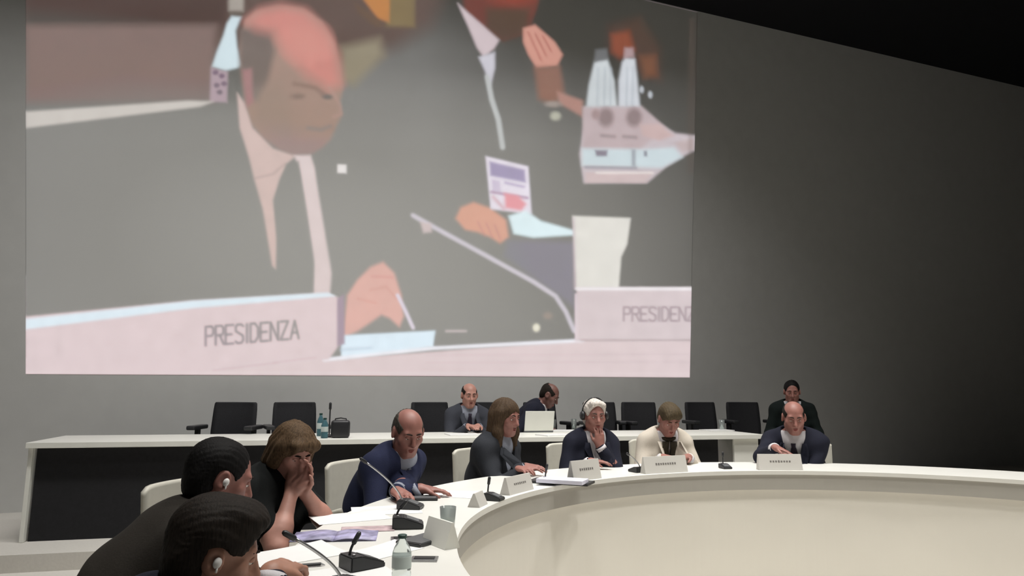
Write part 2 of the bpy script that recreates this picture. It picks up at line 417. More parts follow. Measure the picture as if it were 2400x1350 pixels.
# hands
poly([(804, 792), (814, 692), (838, 656), (868, 626), (898, 614), (924, 640), (940, 690), (946, 742), (936, 766), (914, 746), (894, 738), (868, 756), (838, 776)], (221, 179, 173), 5)
line([(872, 648), (920, 650)], 5, (208, 158, 156), 3, .8); line([(868, 680), (905, 672), (930, 700)], 4, (206, 160, 154), 3, .7)
line([(838, 700), (880, 710)], 4, (206, 160, 154), 3, .7)
line([(932, 692), (950, 728), (968, 768)], 8, (222, 214, 228), 2.5)
# second man: suit, collar, raised hand
poly([(1078, -40), (1270, -40), (1258, 20), (1236, 76), (1180, 96), (1130, 62), (1090, 24)], (116, 72, 64), 5)
poly([(1140, 20), (1240, 22), (1236, 76), (1180, 96), (1140, 66)], (92, 76, 70), 8)
ell(1200, -4, 46, 16, (140, 76, 66), .6)
poly([(1073, 8), (1086, 20), (1128, 56), (1170, 94), (1158, 114), (1134, 134), (1118, 112), (1098, 64)], (206, 191, 196), 4)
poly([(1122, 134), (1160, 122), (1160, 160), (1150, 200), (1136, 165)], (204, 202, 212), 4)
line([(1142, 180), (1152, 232), (1168, 280), (1178, 345)], 12, (190, 193, 194), 3)
poly([(1226, 66), (1254, 58), (1300, 98), (1319, 128), (1306, 154), (1258, 160), (1238, 128), (1226, 98)], (206, 152, 140), 4)
for k in range(3): line([(1238+k*17, 76+k*4), (1268+k*12, 140-k*10)], 3.5, (164, 104, 98), 2.5, .8)
poly([(1252, 158), (1312, 156), (1322, 214), (1300, 246), (1262, 232)], (146, 113, 104), 8)
poly([(1306, 214), (1366, 236), (1366, 274), (1310, 242)], (176, 138, 131), 5)
ell(1302, 272, 12, 10, (180, 180, 168), .4); ell(1296, 244, 18, 7, (160, 150, 146), .5)
# person far right of the picture
poly([(1425, 60), (1500, 40), (1545, 110), (1550, 190), (1510, 180), (1425, 120)], (84, 70, 62), 12)
poly([(1432, 80), (1475, 72), (1488, 118), (1452, 136), (1434, 122)], (140, 82, 66), 8)
poly([(1500, 132), (1536, 130), (1540, 178), (1510, 182)], (122, 86, 72), 10)
for bx, by in ((1524, 222), (1504, 210)): ell(bx, by, 5, 8, (190, 195, 202), .4)
# bottles and tray
poly([(1500, 250), (1540, 285), (1582, 312), (1632, 318), (1629, 352), (1602, 366), (1560, 392), (1516, 429), (1368, 429), (1358, 362), (1368, 300), (1370, 250)], (200, 190, 196), 4)
poly([(1393, 146), (1404, 138), (1424, 138), (1440, 190), (1446, 250), (1374, 252), (1380, 200)], (202, 208, 212), 4)
poly([(1458, 146), (1466, 136), (1488, 138), (1494, 190), (1500, 252), (1450, 252), (1450, 190)], (207, 211, 218), 4)
poly([(1396, 116), (1422, 114), (1426, 140), (1392, 146)], (112, 114, 118), 4); poly([(1464, 112), (1484, 112), (1486, 134), (1462, 136)], (176, 152, 156), 4)
for x_ in (1402, 1418, 1432, 1470, 1484): line([(x_, 160), (x_-2, 246)], 4, (176, 184, 192), 3, .7)
poly([(1366, 252), (1504, 250), (1560, 300), (1500, 350), (1366, 346)], (192, 176, 180), 5)
ell(1420, 275, 18, 22, (148, 132, 135), .35); ell(1486, 275, 18, 22, (150, 134, 137), .35); ell(1396, 268, 10, 12, (166, 146, 148), .4)
line([(1410, 318), (1440, 320)], 8, (164, 150, 154), 3); line([(1462, 320), (1490, 322)], 8, (164, 150, 154), 3)
poly([(1500, 292), (1545, 290), (1580, 318), (1545, 330), (1505, 318)], (202, 178, 178), 4)
poly([(1364, 348), (1500, 350), (1580, 345), (1600, 368), (1550, 394), (1364, 388)], (203, 216, 222), 5)
poly([(1394, 352), (1424, 352), (1422, 366), (1398, 366)], (142, 136, 150), 3); poly([(1510, 354), (1516, 354), (1516, 366), (1510, 366)], (120, 116, 130), 3)
poly([(1480, 350), (1490, 350), (1490, 390), (1480, 390)], (166, 172, 180), 3)
line([(1372, 392), (1490, 394)], 6, (160, 158, 168), 3); poly([(1372, 404), (1532, 404), (1514, 428), (1372, 428)], (206, 188, 190), 3)
line([(1398, 405), (1530, 405)], 4, (232, 224, 222), 2); poly([(1580, 334), (1626, 324), (1626, 350), (1600, 356)], (196, 180, 182), 4)
# badge on a lanyard, hand with paper
poly([(1068, 512), (1080, 486), (1110, 474), (1150, 488), (1186, 516), (1192, 556), (1172, 570), (1150, 556), (1120, 544), (1090, 538)], (217, 168, 153), 5)
for k in range(3): line([(1120+k*20, 520+k*4), (1136+k*18, 552+k*4)], 4, (190, 136, 124), 3, .7)
poly([(1138, 366), (1238, 390), (1246, 502), (1150, 490)], (228, 222, 234), 3)
poly([(1147, 378), (1230, 398), (1232, 428), (1149, 412)], (164, 155, 186), 4)
poly([(1152, 420), (1172, 424), (1174, 450), (1154, 448)], (206, 196, 216), 3); line([(1184, 428), (1228, 438)], 6, (188, 178, 204), 3)
line([(1152, 450), (1236, 464)], 5, (170, 140, 168), 3)
poly([(1182, 452), (1214, 458), (1234, 478), (1222, 494), (1184, 488)], (228, 160, 170), 5); line([(1156, 462), (1180, 488)], 8, (214, 186, 196), 4)
poly([(1192, 506), (1232, 494), (1268, 518), (1345, 540), (1345, 551), (1250, 557), (1204, 548)], (222, 240, 246), 4)
poly([(1190, 564), (1346, 568), (1346, 720), (1306, 690), (1180, 600)], (142, 140, 152), 8)
# chair, name plates, table, microphone
poly([(1342, 506), (1478, 511), (1470, 572), (1456, 602), (1450, 676), (1350, 676)], (226, 224, 219), 3)
line([(1345, 512), (1348, 676)], 6, (206, 192, 200), 3, .7)
line([(968, 505), (1040, 545), (1130, 594), (1250, 660), (1302, 694), (1326, 730), (1346, 776)], 10, (206, 201, 211), 3)
poly([(985, 520), (1010, 524), (1012, 544), (992, 546)], (206, 192, 194), 4)
poly([(60, 905), (60, 840), (790, 842), (1100, 818), (1365, 799), (1640, 797), (1640, 905)], (221, 205, 208), 3)
poly([(800, 786), (1020, 775), (1016, 812), (800, 842)], (222, 238, 250), 3)
poly([(1020, 788), (1092, 778), (1346, 782), (1346, 796), (1016, 811)], (128, 127, 134), 3)
line([(1046, 776), (1092, 776)], 5, (200, 190, 192), 2.5)
ell(1257, 768, 8, 9, (236, 232, 216), .4); ell(1284, 740, 10, 8, (160, 150, 146), .5)
line([(760, 843), (1016, 816), (1365, 798)], 8, (238, 238, 246), 2.5)
line([(800, 820), (870, 815)], 6, (192, 205, 220), 4, .7)
poly([(1352, 673), (1640, 673), (1640, 799), (1350, 800)], (216, 203, 207), 2.5)
line([(1352, 677), (1640, 677)], 7, (240, 236, 240), 2.5)
line([(1362, 797), (1640, 797)], 3, (182, 168, 172), 2); line([(1350, 690), (1350, 800)], 5, (228, 214, 222), 2)
for yy in (832, 850): line([(1000, yy), (1640, yy-2)], 2, (206, 190, 196), 2, .7)
text('PRESIDENZA', 1462, 752, 1648, 752, 32, 32, 4.5, (166, 152, 160), .9)
poly([(60, 742), (453, 704), (768, 686), (797, 700), (800, 802), (770, 843), (60, 905)], (222, 205, 209), 3)
poly([(60, 748), (453, 705), (768, 686), (786, 694), (453, 722), (60, 772)], (222, 236, 246), 3)
poly([(790, 700), (806, 690), (808, 806), (790, 812)], (170, 154, 170), 3)
for a_, b_ in (((500, 868), (650, 850)), ((640, 850), (740, 838))): line([a_, b_], 3, (204, 186, 192), 2, .8)
line([(60, 872), (1640, 876)], 4, (230, 216, 218), 2, .6)
text('PRESIDENZA', 482, 810, 700, 793, 44, 42, 5.5, (152, 132, 152), .95)
line([(1622, 50), (1618, 400)], 9, (104, 90, 85), 7, .4)
# projector softness and slight grain
for _ in range(1):
    for ax_ in (0, 1):
        pic = (np.roll(pic, 1, ax_)+2*pic+np.roll(pic, -1, ax_))/4
ng = rng.normal(1, .03, (NX//8+2, NY//8+2)); fx = np.arange(NX)/8; fy = np.arange(NY)/8; i0 = fx.astype(int); j0 = fy.astype(int); tx = (fx-i0)[:, None]; ty = (fy-j0)[None]
ng = (ng[i0][:, j0]*(1-tx)+ng[i0+1][:, j0]*tx)*(1-ty)+(ng[i0][:, j0+1]*(1-tx)+ng[i0+1][:, j0+1]*tx)*ty
pic *= ng[..., None]
# the picture as one flat object 3 mm proud of the wall
n3 = np.array([*wn, 0.]); o3 = np.array([0, 0, CZ]); p03 = np.array([*(wa+wn*.003), 0.])
U = (Xp-1200)/F; Vv = (Yp-675)/F; cR, sR = math.cos(ROLL), math.sin(ROLL)
D = np.stack([U*cR+Vv*sR, math.cos(PITCH)+(-U*sR+Vv*cR)*math.sin(PITCH), math.sin(PITCH)-(-U*sR+Vv*cR)*math.cos(PITCH)], -1)
W = o3+D*(((p03-o3)@n3)/(D@n3))[..., None]
ii = np.arange(NX*NY).reshape(NX, NY)
Q = np.stack([ii[:-1, :-1], ii[:-1, 1:], ii[1:, 1:], ii[1:, :-1]], -1).reshape(-1, 4)
edge = np.concatenate([ii[:, 0], ii[-1, 1:], ii[::-1, -1][1:], ii[0, ::-1][1:-1]])
Wb = W.reshape(-1, 3); ne = len(edge); back = Wb[edge]-n3*.0028; bi = NX*NY+np.arange(ne)
Qs = np.stack([edge, np.roll(edge, -1), np.roll(bi, -1), bi], 1)
mp_ = bpy.data.materials.new('projected_light'); mp_.use_nodes = True
nt = mp_.node_tree; b = nt.nodes['Principled BSDF']; b.inputs['Roughness'].default_value = .9; b.inputs['Base Color'].default_value = (.62, .62, .60, 1)
at = nt.nodes.new('ShaderNodeAttribute'); at.attribute_name = 'picture'; nt.links.new(at.outputs['Color'], b.inputs['Emission Color']); b.inputs['Emission Strength'].default_value = PICGAIN
so = build_np('projection_screen', (np.concatenate([Wb, back]), np.concatenate([Q, Qs])), mp_)
me = so.data; ca = me.color_attributes.new('picture', 'FLOAT_COLOR', 'POINT')
cc = np.ones((NX*NY+ne, 4), np.float32); cc[:NX*NY, :3] = pic.reshape(-1, 3); cc[NX*NY:, :3] = 0
ca.data.foreach_set('color', cc.ravel())
tag(so, 'huge projected picture on the grey wall of a bald man behind a PRESIDENZA name plate', 'screen')
# ------------------------------------------------------------------ round conference table
RC = np.array([1.914, 2.644]); RI = 2.118; RO = 2.66; TZ = .75
tb = empty('conference_table', (RC[0], RC[1], 0))
tag(tb, 'large white ring shaped conference table with beige inner wall and grey rim band', 'table')
build('tabletop', ring(0, 0, RI-.012, RO, .725, TZ, 200), MT['white'], tb)
build('rim_band', ring(0, 0, RI, RI+.02, .625, .725, 200), MT['fascia'], tb)
build('inner_panel', ring(0, 0, RI+.03, RI+.055, .0, .70, 200), MT['panel'], tb)
build('shelf_ring', ring(0, 0, RI+.055, RI+.2, .60, .615, 200), MT['fascia'], tb)
for k in range(16):
    a = 2*math.pi*(k+.5)/16
    build('leg', xf(box(0, 0, .3625, .05, .05, .725, .006), (math.cos(a)*(RO-.12), math.sin(a)*(RO-.12), 0), a), MT['chrome'], tb)
def ringang(p): return math.atan2(p[1]-RC[1], p[0]-RC[0])
def tpt(x, y, dz=.0005): return atz(x, y, TZ+dz)
def onring(x, y, r):
    p = tpt(x, y); a = ringang(p); return np.array([RC[0]+r*math.cos(a), RC[1]+r*math.sin(a), TZ+.0005]), a

# name plates: folded white card standing on the inner edge
def plate(x, y, wdt, hgt, label, r=RI+.045, marks=True, da=0., m='plate'):
    p, a = onring(x, y, r)
    t = empty('name_plate', tuple(p), a+math.pi/2+da)
    tag(t, label, 'name plate', 'name plates along the ring table')
    prof = [(-.03, 0), (.03, 0), (.004, hgt), (-.004, hgt)]
    V = [(-wdt/2, q[0], q[1]) for q in prof]+[(wdt/2, q[0], q[1]) for q in prof]
    build('card', (V, [(0, 1, 2, 3), (7, 6, 5, 4)]+[(i, (i+1) % 4, 4+(i+1) % 4, 4+i) for i in range(4)]), MT[m], t)
    if marks:
        n = max(3, int(wdt/.035)); rr = random.Random(int(x))
        parts = []
        for i in range(n):
            u = -wdt*.22+wdt*.44*i/(n-1); z = hgt*.55; yy = .03-.026*z/hgt+.0008
            parts.append(xf(box(0, 0, 0, wdt*.44/n*.7, .0012, hgt*.13*rr.uniform(.7, 1)), (u, yy, z), rx=math.atan2(.026, hgt)))
        build('faded_lettering', join(*parts), MT['ink'], t)
    return t
plate(1206, 1152, .26, .085, 'white name plate in front of the long haired woman')
plate(1410, 1129, .25, .115, 'white name plate in front of the white haired woman')
plate(1578, 1111, .34, .105, 'wide white name plate in front of the woman in the cream jacket')
plate(1838, 1104, .30, .105, 'white name plate at the far right in front of the dark suited man')
plate(1043, 1276, .16, .085, 'white name plate seen edge on near the leftmost inner curve of the table', marks=False, da=.55, m='deskwhite')  # lighter white stands in for the stronger light on this card
plate(1160, 1187, .11, .06, 'small white card in front of the man in the navy suit', marks=False)

# discussion units with gooseneck microphones
def mic(x, y, tip, label, s=1., rot=0., tipz=.93, neck=True, r=None):
    p = tpt(x, y); a = ringang(p)
    t = empty('conference_microphone', tuple(p), a+math.pi/2+rot)
    tag(t, label, 'microphone', 'microphone units on the ring table')
    prof = [(-.06, 0), (.06, 0), (.06, .018), (-.02, .045), (-.06, .045)]
    w2 = .045*s
    V = [(-w2, q[0]*s, q[1]*s) for q in prof]+[(w2, q[0]*s, q[1]*s) for q in prof]
    bm = bmesh.new(); vs = [bm.verts.new(v) for v in V]
    for q in [(0, 1, 2, 3, 4), (9, 8, 7, 6, 5)]+[(i, (i+1) % 5, 5+(i+1) % 5, 5+i) for i in range(5)]: bm.faces.new([vs[i] for i in q])
    bmesh.ops.bevel(bm, geom=bm.edges[:], offset=.004*s, segments=2, affect='EDGES'); bm.verts.index_update()
    b_ = build('base', bmvf(bm), MT['plastic'], t)
    build('speaker_grille', xf(box(0, 0, 0, .06*s, .05*s, .003), (0, .018*s, .0325*s), rx=-math.atan2(.027, .08)), MT['greyplastic'], b_)
    build('button', xf(lathe([(.006, 0), (.006, .004), (.004, .005)], 12), (.02*s, -.04*s, .045*s)), MT['chrome'], b_)
    c, sn = math.cos(-(a+math.pi/2+rot)), math.sin(-(a+math.pi/2+rot))
    if tip is not None:
        w_ = aty(tip[0], tip[1], tip[2])-p; L = Vector((w_[0]*c-w_[1]*sn, w_[0]*sn+w_[1]*c, w_[2]))
    else: L = Vector((0, -.03, .075))
    s0 = Vector((0, -.045*s, .04*s)); mid = s0+Vector((0, 0, L.z*.22))+(L-s0)*.12
    pts = []
    for k in range(17):
        u = k/16; pts.append(s0*(1-u)**2+mid*2*u*(1-u)+L*u*u)
    build('gooseneck', tube(pts, .0042, 8), MT['chrome'] if tip is not None else MT['plastic'], t, True)
    dv = (pts[-1]-pts[-3]).normalized()
    build('microphone_head', tube([pts[-1]-dv*.004, pts[-1], pts[-1]+dv*.03, pts[-1]+dv*.036], [.005, .0075, .0075, .004], 12), MT['plastic'], t, True)
    return t
mic(848, 1330, None, 'black microphone unit on the white papers at bottom, before the man with the pen', .95, .5)
mic(838, 1392, (690, 1262, 1.80), 'microphone whose long thin neck rises toward the foreground man', 1., .3)
mic(956, 1236, None, 'black microphone unit right of the purple brochure', 1., .2)
mic(962, 1192, (858, 1084, 3.10), 'microphone with a pale neck slanting up in front of the navy suit', .9, .1)
mic(1158, 1172, None, 'small dark microphone unit beside the small white card before the navy suited man', .75)
mic(1492, 1106, (1474, 1066, 4.45), 'microphone left of the wide name plate of the cream jacketed woman', .8, math.pi)
mic(1290, 1134, None, 'dark microphone unit between the long haired woman and the white haired woman', .8)
mic(1700, 1098, None, 'dark microphone unit at the gap right of the woman in cream', .7)

# water bottles
def bottle(p, h, label, m, group, rad=.032, tilt=0.):
    t = empty('water_bottle', tuple(p), 0); tag(t, label, 'bottle', group)
    prof = [(rad*.9, 0), (rad, .008), (rad, h*.22), (rad*.94, h*.25), (rad, h*.28), (rad, h*.62), (rad*.8, h*.74), (rad*.45, h*.86), (rad*.4, h*.93)]
    build('body', lathe(prof, 20), m, t, True)
    build('cap', lathe([(rad*.46, h*.925), (rad*.48, h*.93), (rad*.48, h*.99), (rad*.4, h)], 16), MT['cap'], t)
    build('label', lathe([(rad*1.02, h*.32), (rad*1.025, h*.33), (rad*1.025, h*.56), (rad*1.02, h*.57)], 20), MT['label'], t, True)
    return t
bottle(tpt(940, 1366), .13, 'clear water bottle in the foreground beside the dark table slot', MT['glass'], 'water bottles on the ring table', .027)
def tumbler(p, label, h=.085, group='glasses on the tables'):
    t = build('drinking_glass', lathe([(.026, 0), (.032, h), (.0305, h), (.0245, .006), (.001, .005)], 18), MT['glass'], None, True); t.location = tuple(p); tag(t, label, 'glass', group); return t
tumbler(tpt(1049, 1241), 'clear glass of water behind the edge on name plate')

# devices and papers on the ring table
def slab(name, c, sx, sy, h, rz, m, label, cat, group=None, bev=.002):
    o = build(name, box(0, 0, h/2, sx, sy, h, bev), m); o.location = c; o.rotation_euler = (0, 0, rz)
    return tag(o, label, cat, group)
def sheet(x, y, sx, sy, rz, label, m='paper', dz=0.0, group='papers on the ring table', h=.0012, curl=.004):
    n = 8; V = []; Fc = []
    for k in range(2):
        for i in range(n+1):
            for j in range(n+1):
                u, v = i/n-.5, j/n-.5
                V.append((u*sx, v*sy, k*h+curl*max(0, (u+v)*1.0-.3)**2*4))
    for i in range(n):
        for j in range(n):
            a = i*(n+1)+j; q = (a, a+n+1, a+n+2, a+1); m_ = (n+1)**2
            Fc.append(q[::-1]); Fc.append(tuple(z+m_ for z in q))
    ed = [i for i in range(n+1)]+[i*(n+1)+n for i in range(1, n+1)]+[n*(n+1)+j for j in range(n-1, -1, -1)]+[i*(n+1) for i in range(n-1, 0, -1)]
    for a, b_ in zip(ed, ed[1:]+ed[:1]): Fc.append((a, b_, b_+(n+1)**2, a+(n+1)**2))
    o = build('paper_sheet', (V, Fc), MT[m]); o.location = tpt(x, y, dz+.0004); o.rotation_euler = (0, 0, rz)
    return tag(o, label, 'paper', group)
sheet(820, 1213, .30, .21, .5, 'blank white sheet on the table before the bowed woman')
sheet(905, 1196, .30, .21, .25, 'blank white sheet on the table before the navy suited man')
sheet(1060, 1158, .30, .21, -.3, 'white sheet right of the navy suited man, beyond his hands')
sheet(690, 1300, .30, .21, .75, 'white sheet under the hand of the foreground man')
sheet(905, 1290, .21, .15, .9, 'white sheet between the two foreground microphone units')
sheet(800, 1352, .30, .21, .6, 'white sheet at the bottom edge beneath the black microphone unit', dz=-.0002)
# printed brochure
mb = mat('brochure_print', (.36, .34, .52), .45, .55, 18)
mpk = mat('brochure_pink_print', (.50, .38, .40), .45, .35, 20)
br = empty('brochure', tuple(tpt(786, 1258, .0016)), math.radians(8)); tag(br, 'open brochure printed in violet and blue on the white table', 'brochure')
for sx, mm, dx in ((-1, mb, -.075), (1, mb, .075)):
    n = 10; V = []; Fc = []
    for k in range(2):
        for i in range(n+1):
            for j in range(2):
                u = i/n; V.append((sx*u*.15, (j-.5)*.16, k*.003+.012*math.sin(u*math.pi)*(1-u)+.0005))
    for i in range(n):
        a = i*2; m_ = 2*(n+1); q = (a, a+2, a+3, a+1); Fc += [q, tuple(z+m_ for z in q)[::-1], (a, a+2, a+2+m_, a+m_), (a+1, a+3, a+3+m_, a+1+m_)]
    Fc += [(0, 1, 1+m_, m_), (2*n, 2*n+1, 2*n+1+m_, 2*n+m_)]
    build('page', (V, Fc), mm, br, True)
slab('leaflet', tpt(862, 1240, .001), .20, .10, .002, .2, mpk, 'pinkish printed leaflet beyond the violet brochure', 'leaflet')
# tablets / phones
def tablet(x, y, sx, sy, rz, label):
    t = empty('tablet', tuple(tpt(x, y)), rz); tag(t, label, 'tablet', 'tablets on the ring table')
    build('case', box(0, 0, .006, sx, sy, .012, .003), MT['plastic'], t)
    build('screen', box(0, 0, .0125, sx*.9, sy*.88, .001), MT['greyplastic'], t)
tablet(996, 1268, .11, .19, -.55, 'dark tablet lying left of the edge on name plate')
tablet(985, 1170, .17, .11, .1, 'grey tablet by the hands of the navy suited man')
slab('folder', tpt(1315, 1132), .36, .16, .014, -.38, MT['plastic'], 'dark folder on the inner edge before the white haired woman', 'folder')
o = slab('paper_stack', tpt(1318, 1131, .0148), .27, .13, .022, -.38, MT['paperv'], 'pale violet paper stack on the dark folder before the white haired woman', 'papers')
# table sockets
def socket(x, y, rz, label):
    t = empty('table_socket', tuple(tpt(x, y)), rz); tag(t, label, 'socket', 'table sockets')
    build('frame', box(0, 0, .003, .085, .055, .006, .002), MT['chrome'], t)
    build('slot', box(0, 0, .0065, .065, .032, .002), MT['plastic'], t)
socket(995, 1312, .0, 'dark slot in the table top right of the foreground bottle')
socket(944, 1264, .2, 'small dark slot beside the microphone unit near the tablet')
# pen of the foreground man
pa, pb = tpt(692, 1331), tpt(762, 1326)
pen = empty('pen', tuple(pa+np.array([0, 0, .006])), math.atan2(*(pb-pa)[[1, 0]])); tag(pen, 'dark pen lying by the hand of the foreground man', 'pen')
L = float(np.linalg.norm(pb-pa))
build('barrel', tube([(0, 0, 0), (L*.85, 0, 0)], .005, 10), MT['plastic'], pen); build('tip', tube([(L*.85, 0, 0), (L, 0, -.004)], [.0045, .001], 10), MT['chrome'], pen)
# ------------------------------------------------------------------ cream chairs round the ring
def cream_chair():
    t = empty('ring_chair', (0, 0, 0)); n = 12; V = []; Fc = []
    # curved back shell
    zs = [.46, .52, .6, .7, .8, .86, .875]
    for k in range(2):
        for z in zs:
            for i in range(n+1):
                u = i/n*2-1; y = -.24-.03*(z-.45)/.42+.05*u*u - (.022 if k else 0)
                zz = z-.02*max(0, abs(u)-.8)*5*(1 if z > .8 else 0)
                V.append((u*.23, y, zz))
    W_ = n+1; m_ = len(zs)*W_
    for a in range(len(zs)-1):
        for i in range(n):
            q = (a*W_+i, a*W_+i+1, (a+1)*W_+i+1, (a+1)*W_+i); Fc += [q, tuple(z+m_ for z in q)[::-1]]
    bd = [i for i in range(W_)]+[a*W_+n for a in range(1, len(zs))]+[(len(zs)-1)*W_+i for i in range(n-1, -1, -1)]+[a*W_ for a in range(len(zs)-2, 0, -1)]
    for a, b_ in zip(bd, bd[1:]+bd[:1]): Fc.append((a, b_, b_+m_, a+m_))
    build('backrest', (V, Fc), MT['cream'], t, True)
    build('seat', box(0, 0, .445, .46, .46, .07, .025, 3), MT['cream'], t, True)
    build('column', tube([(0, 0, .05), (0, 0, .41)], [.03, .025], 12), MT['chrome'], t, True)
    parts = []
    for k in range(5):
        a = 2*math.pi*k/5+.3; parts.append(tube([(0, 0, .07), (math.cos(a)*.27, math.sin(a)*.27, .045)], [.022, .014], 8))
    build('base', join(*parts), MT['chrome'], t)
    for k in range(5):
        a = 2*math.pi*k/5+.3; build('caster', xf(lathe([(.024, -.01), (.026, 0), (.024, .01)], 12), (math.cos(a)*.27, math.sin(a)*.27, .026), rz=a, rx=math.pi/2), MT['plastic'], t)
    for sx in (-1, 1):
        build('armrest', tube([(sx*.235, -.23, .60), (sx*.25, -.1, .64), (sx*.25, .08, .64), (sx*.24, .12, .60), (sx*.235, .12, .46)], .016, 8), MT['cream'], t, True)
    return t
def copy_tree(o, parent=None):
    c = o.copy(); COL.objects.link(c)
    if parent: c.parent = parent
    for ch in list(o.children): copy_tree(ch, c)
    return c
cproto = None
def ring_chair(loc, rz, label):
    global cproto
    if cproto is None: cproto = cream_chair(); o = cproto
    else: o = copy_tree(cproto)
    o.location = loc; o.rotation_euler = (0, 0, rz)
    tag(o, label, 'chair', 'cream chairs round the ring table'); return o

# ------------------------------------------------------------------ back row desk on the stage
DZ = .858
fl, fr = atz(60, 1037.5, DZ)[:2], atz(1789, 1018, DZ)[:2]
ddr = unit(fr-fl); dnr = np.array([-ddr[1], ddr[0]]); DL = float(np.linalg.norm(fr-fl)); dang = math.atan2(ddr[1], ddr[0])
dk = empty('presidency_desk', (fl[0], fl[1], STG), dang); tag(dk, 'long white desk with black front behind the ring table', 'desk')
DD = .80
build('desk_top', box(DL/2, DD/2, DZ-STG-.022, DL, DD, .044, .004), MT['deskwhite'], dk)
build('front_panel', box(DL/2-.2, .10, (DZ-STG-.05)/2, DL-.5, .02, DZ-STG-.05), MT['black'], dk)
build('end_panel', box(DL-.165, .06, (DZ-STG-.044)/2, .27, .03, DZ-STG-.046, .003), MT['deskwhite'], dk)
build('side_panel', box(DL-.02, .07+DD/2-.02, (DZ-STG-.044)/2, .03, DD-.12, DZ-STG-.046, .003), MT['deskwhite'], dk)
build('side_panel', box(.02, DD/2, (DZ-STG-.044)/2, .03, DD-.1, DZ-STG-.046, .003), MT['deskwhite'], dk)
def dpt(x, y, dz=.0005): return atz(x, y, DZ+dz)
# black office chairs
def office_chair():
    t = empty('office_chair', (0, 0, 0)); n = 10; V = []; Fc = []
    prof = [(.50, -.20, .19), (.56, -.215, .205), (.75, -.225, .21), (.95, -.25, .205), (1.005, -.256, .20), (1.018, -.256, .19)]
    for k in range(2):
        for z, y, hw in prof:
            for i in range(n+1):
                u = i/n*2-1; V.append((u*hw, y+.035*u*u-(.03 if k else 0), z))
    W_ = n+1; m_ = len(prof)*W_
    for a in range(len(prof)-1):
        for i in range(n):
            q = (a*W_+i, a*W_+i+1, (a+1)*W_+i+1, (a+1)*W_+i); Fc += [q, tuple(z+m_ for z in q)[::-1]]
    bd = [i for i in range(W_)]+[a*W_+n for a in range(1, len(prof))]+[(len(prof)-1)*W_+i for i in range(n-1, -1, -1)]+[a*W_ for a in range(len(prof)-2, 0, -1)]
    for a, b_ in zip(bd, bd[1:]+bd[:1]): Fc.append((a, b_, b_+m_, a+m_))
    build('backrest', (V, Fc), MT['chairblack'], t, True)
    build('seat', box(0, .02, .46, .48, .47, .08, .03, 3), MT['chairblack'], t, True)
    build('back_support', tube([(0, -.1, .41), (0, -.25, .42), (0, -.275, .55), (0, -.275, .7)], .02, 8), MT['plastic'], t, True)
    build('column', tube([(0, 0, .06), (0, 0, .42)], [.03, .024], 12), MT['chrome'], t, True)
    parts = []
    for k in range(5):
        a = 2*math.pi*k/5+.3; parts.append(tube([(0, 0, .085), (math.cos(a)*.29, math.sin(a)*.29, .055)], [.024, .016], 8))
    build('base', join(*parts), MT['plastic'], t)
    for k in range(5):
        a = 2*math.pi*k/5+.3; build('caster', xf(lathe([(.028, -.012), (.03, 0), (.028, .012)], 12), (math.cos(a)*.29, math.sin(a)*.29, .03), rz=a, rx=math.pi/2), MT['plastic'], t)
    for sx in (-1, 1):
        build('armrest', join(box(sx*.262, -.02, .79, .08, .30, .04, .012), box(sx*.262, -.03, .61, .03, .07, .34, .005), box(sx*.245, -.03, .44, .08, .07, .03, .004)), MT['plastic'], t)
    return t
oproto = None
wallang = math.atan2(wd[1], wd[0])
for x, dr, label in ((555, -.35, 'leftmost empty black office chair at the white desk'), (691, .1, 'empty black office chair behind the bowed brown haired woman'),
                     (1006, .12, 'black office chair rising behind the navy suited man'), (1128, 0, 'black office chair of the balding man in grey'),
                     (1262, .15, 'black office chair under the man leaning to the right'), (1402, 0, 'black office chair hidden behind the white haired woman'), (1495, -.3, 'empty black office chair between the white haired and the cream jacketed woman'),
                     (1638, -.05, 'empty black office chair right of the woman in cream'), (1738, -.3, 'rightmost empty black office chair at the white desk')):
    p = atz(x, 942, STG+1.02)
    if oproto is None: oproto = office_chair(); o = oproto
    else: o = copy_tree(oproto)
    rz = wallang+math.pi+dr
    # the backrest top sits .24 m behind the seat centre
    off = np.array([math.sin(rz)*.25*-1, math.cos(rz)*.25]); 
    o.location = (p[0]-math.sin(rz)*.25, p[1]+math.cos(rz)*.25, STG); o.rotation_euler = (0, 0, rz)
    tag(o, label, 'office chair', 'black office chairs of the back row')
# things on the back desk
bottle(dpt(750, 1022), .20, 'dark teal bottle on the white desk, left of the thin post', MT['water_teal'], 'bottles on the desk', .03)
bottle(dpt(760, 1027), .17, 'shorter dark teal bottle on the white desk beside the black bag', MT['water_teal'], 'bottles on the desk', .03)
pm = empty('desk_microphone', tuple(dpt(771, 1024)), dang); tag(pm, 'thin black upright microphone on the white desk left of the black bag', 'microphone')
build('base', lathe([(.05, 0), (.05, .012), (.03, .02), (.008, .025)], 16), MT['plastic'], pm, True); build('stem', tube([(0, 0, .02), (0, 0, .24)], .006, 8), MT['plastic'], pm); build('microphone_head', tube([(0, 0, .235), (0, 0, .24), (0, 0, .29), (0, 0, .298)], [.008, .012, .012, .006], 10), MT['plastic'], pm, True)
bg = empty('handbag', tuple(dpt(797, 1026)), dang); tag(bg, 'small black bag standing on the white desk', 'bag')
build('body', surface([Cone((-.06, 0, .05), (.06, 0, .045), .05, .048, .03, (0, 1, 0), .7), Cone((-.05, 0, .10), (.02, 0, .11), .045, .04, .03, (0, 1, 0), .6), Cut(lambda P: P[:, 2]-.002)], .006) if False else box(0, 0, .075, .16, .08, .15, .025, 3), MT['plastic'], bg, True)
build('handle', tube([(-.05, 0, .14), (-.045, 0, .16), (0, 0, .168), (.045, 0, .16), (.05, 0, .14)], .006, 8), MT['plastic'], bg, True)
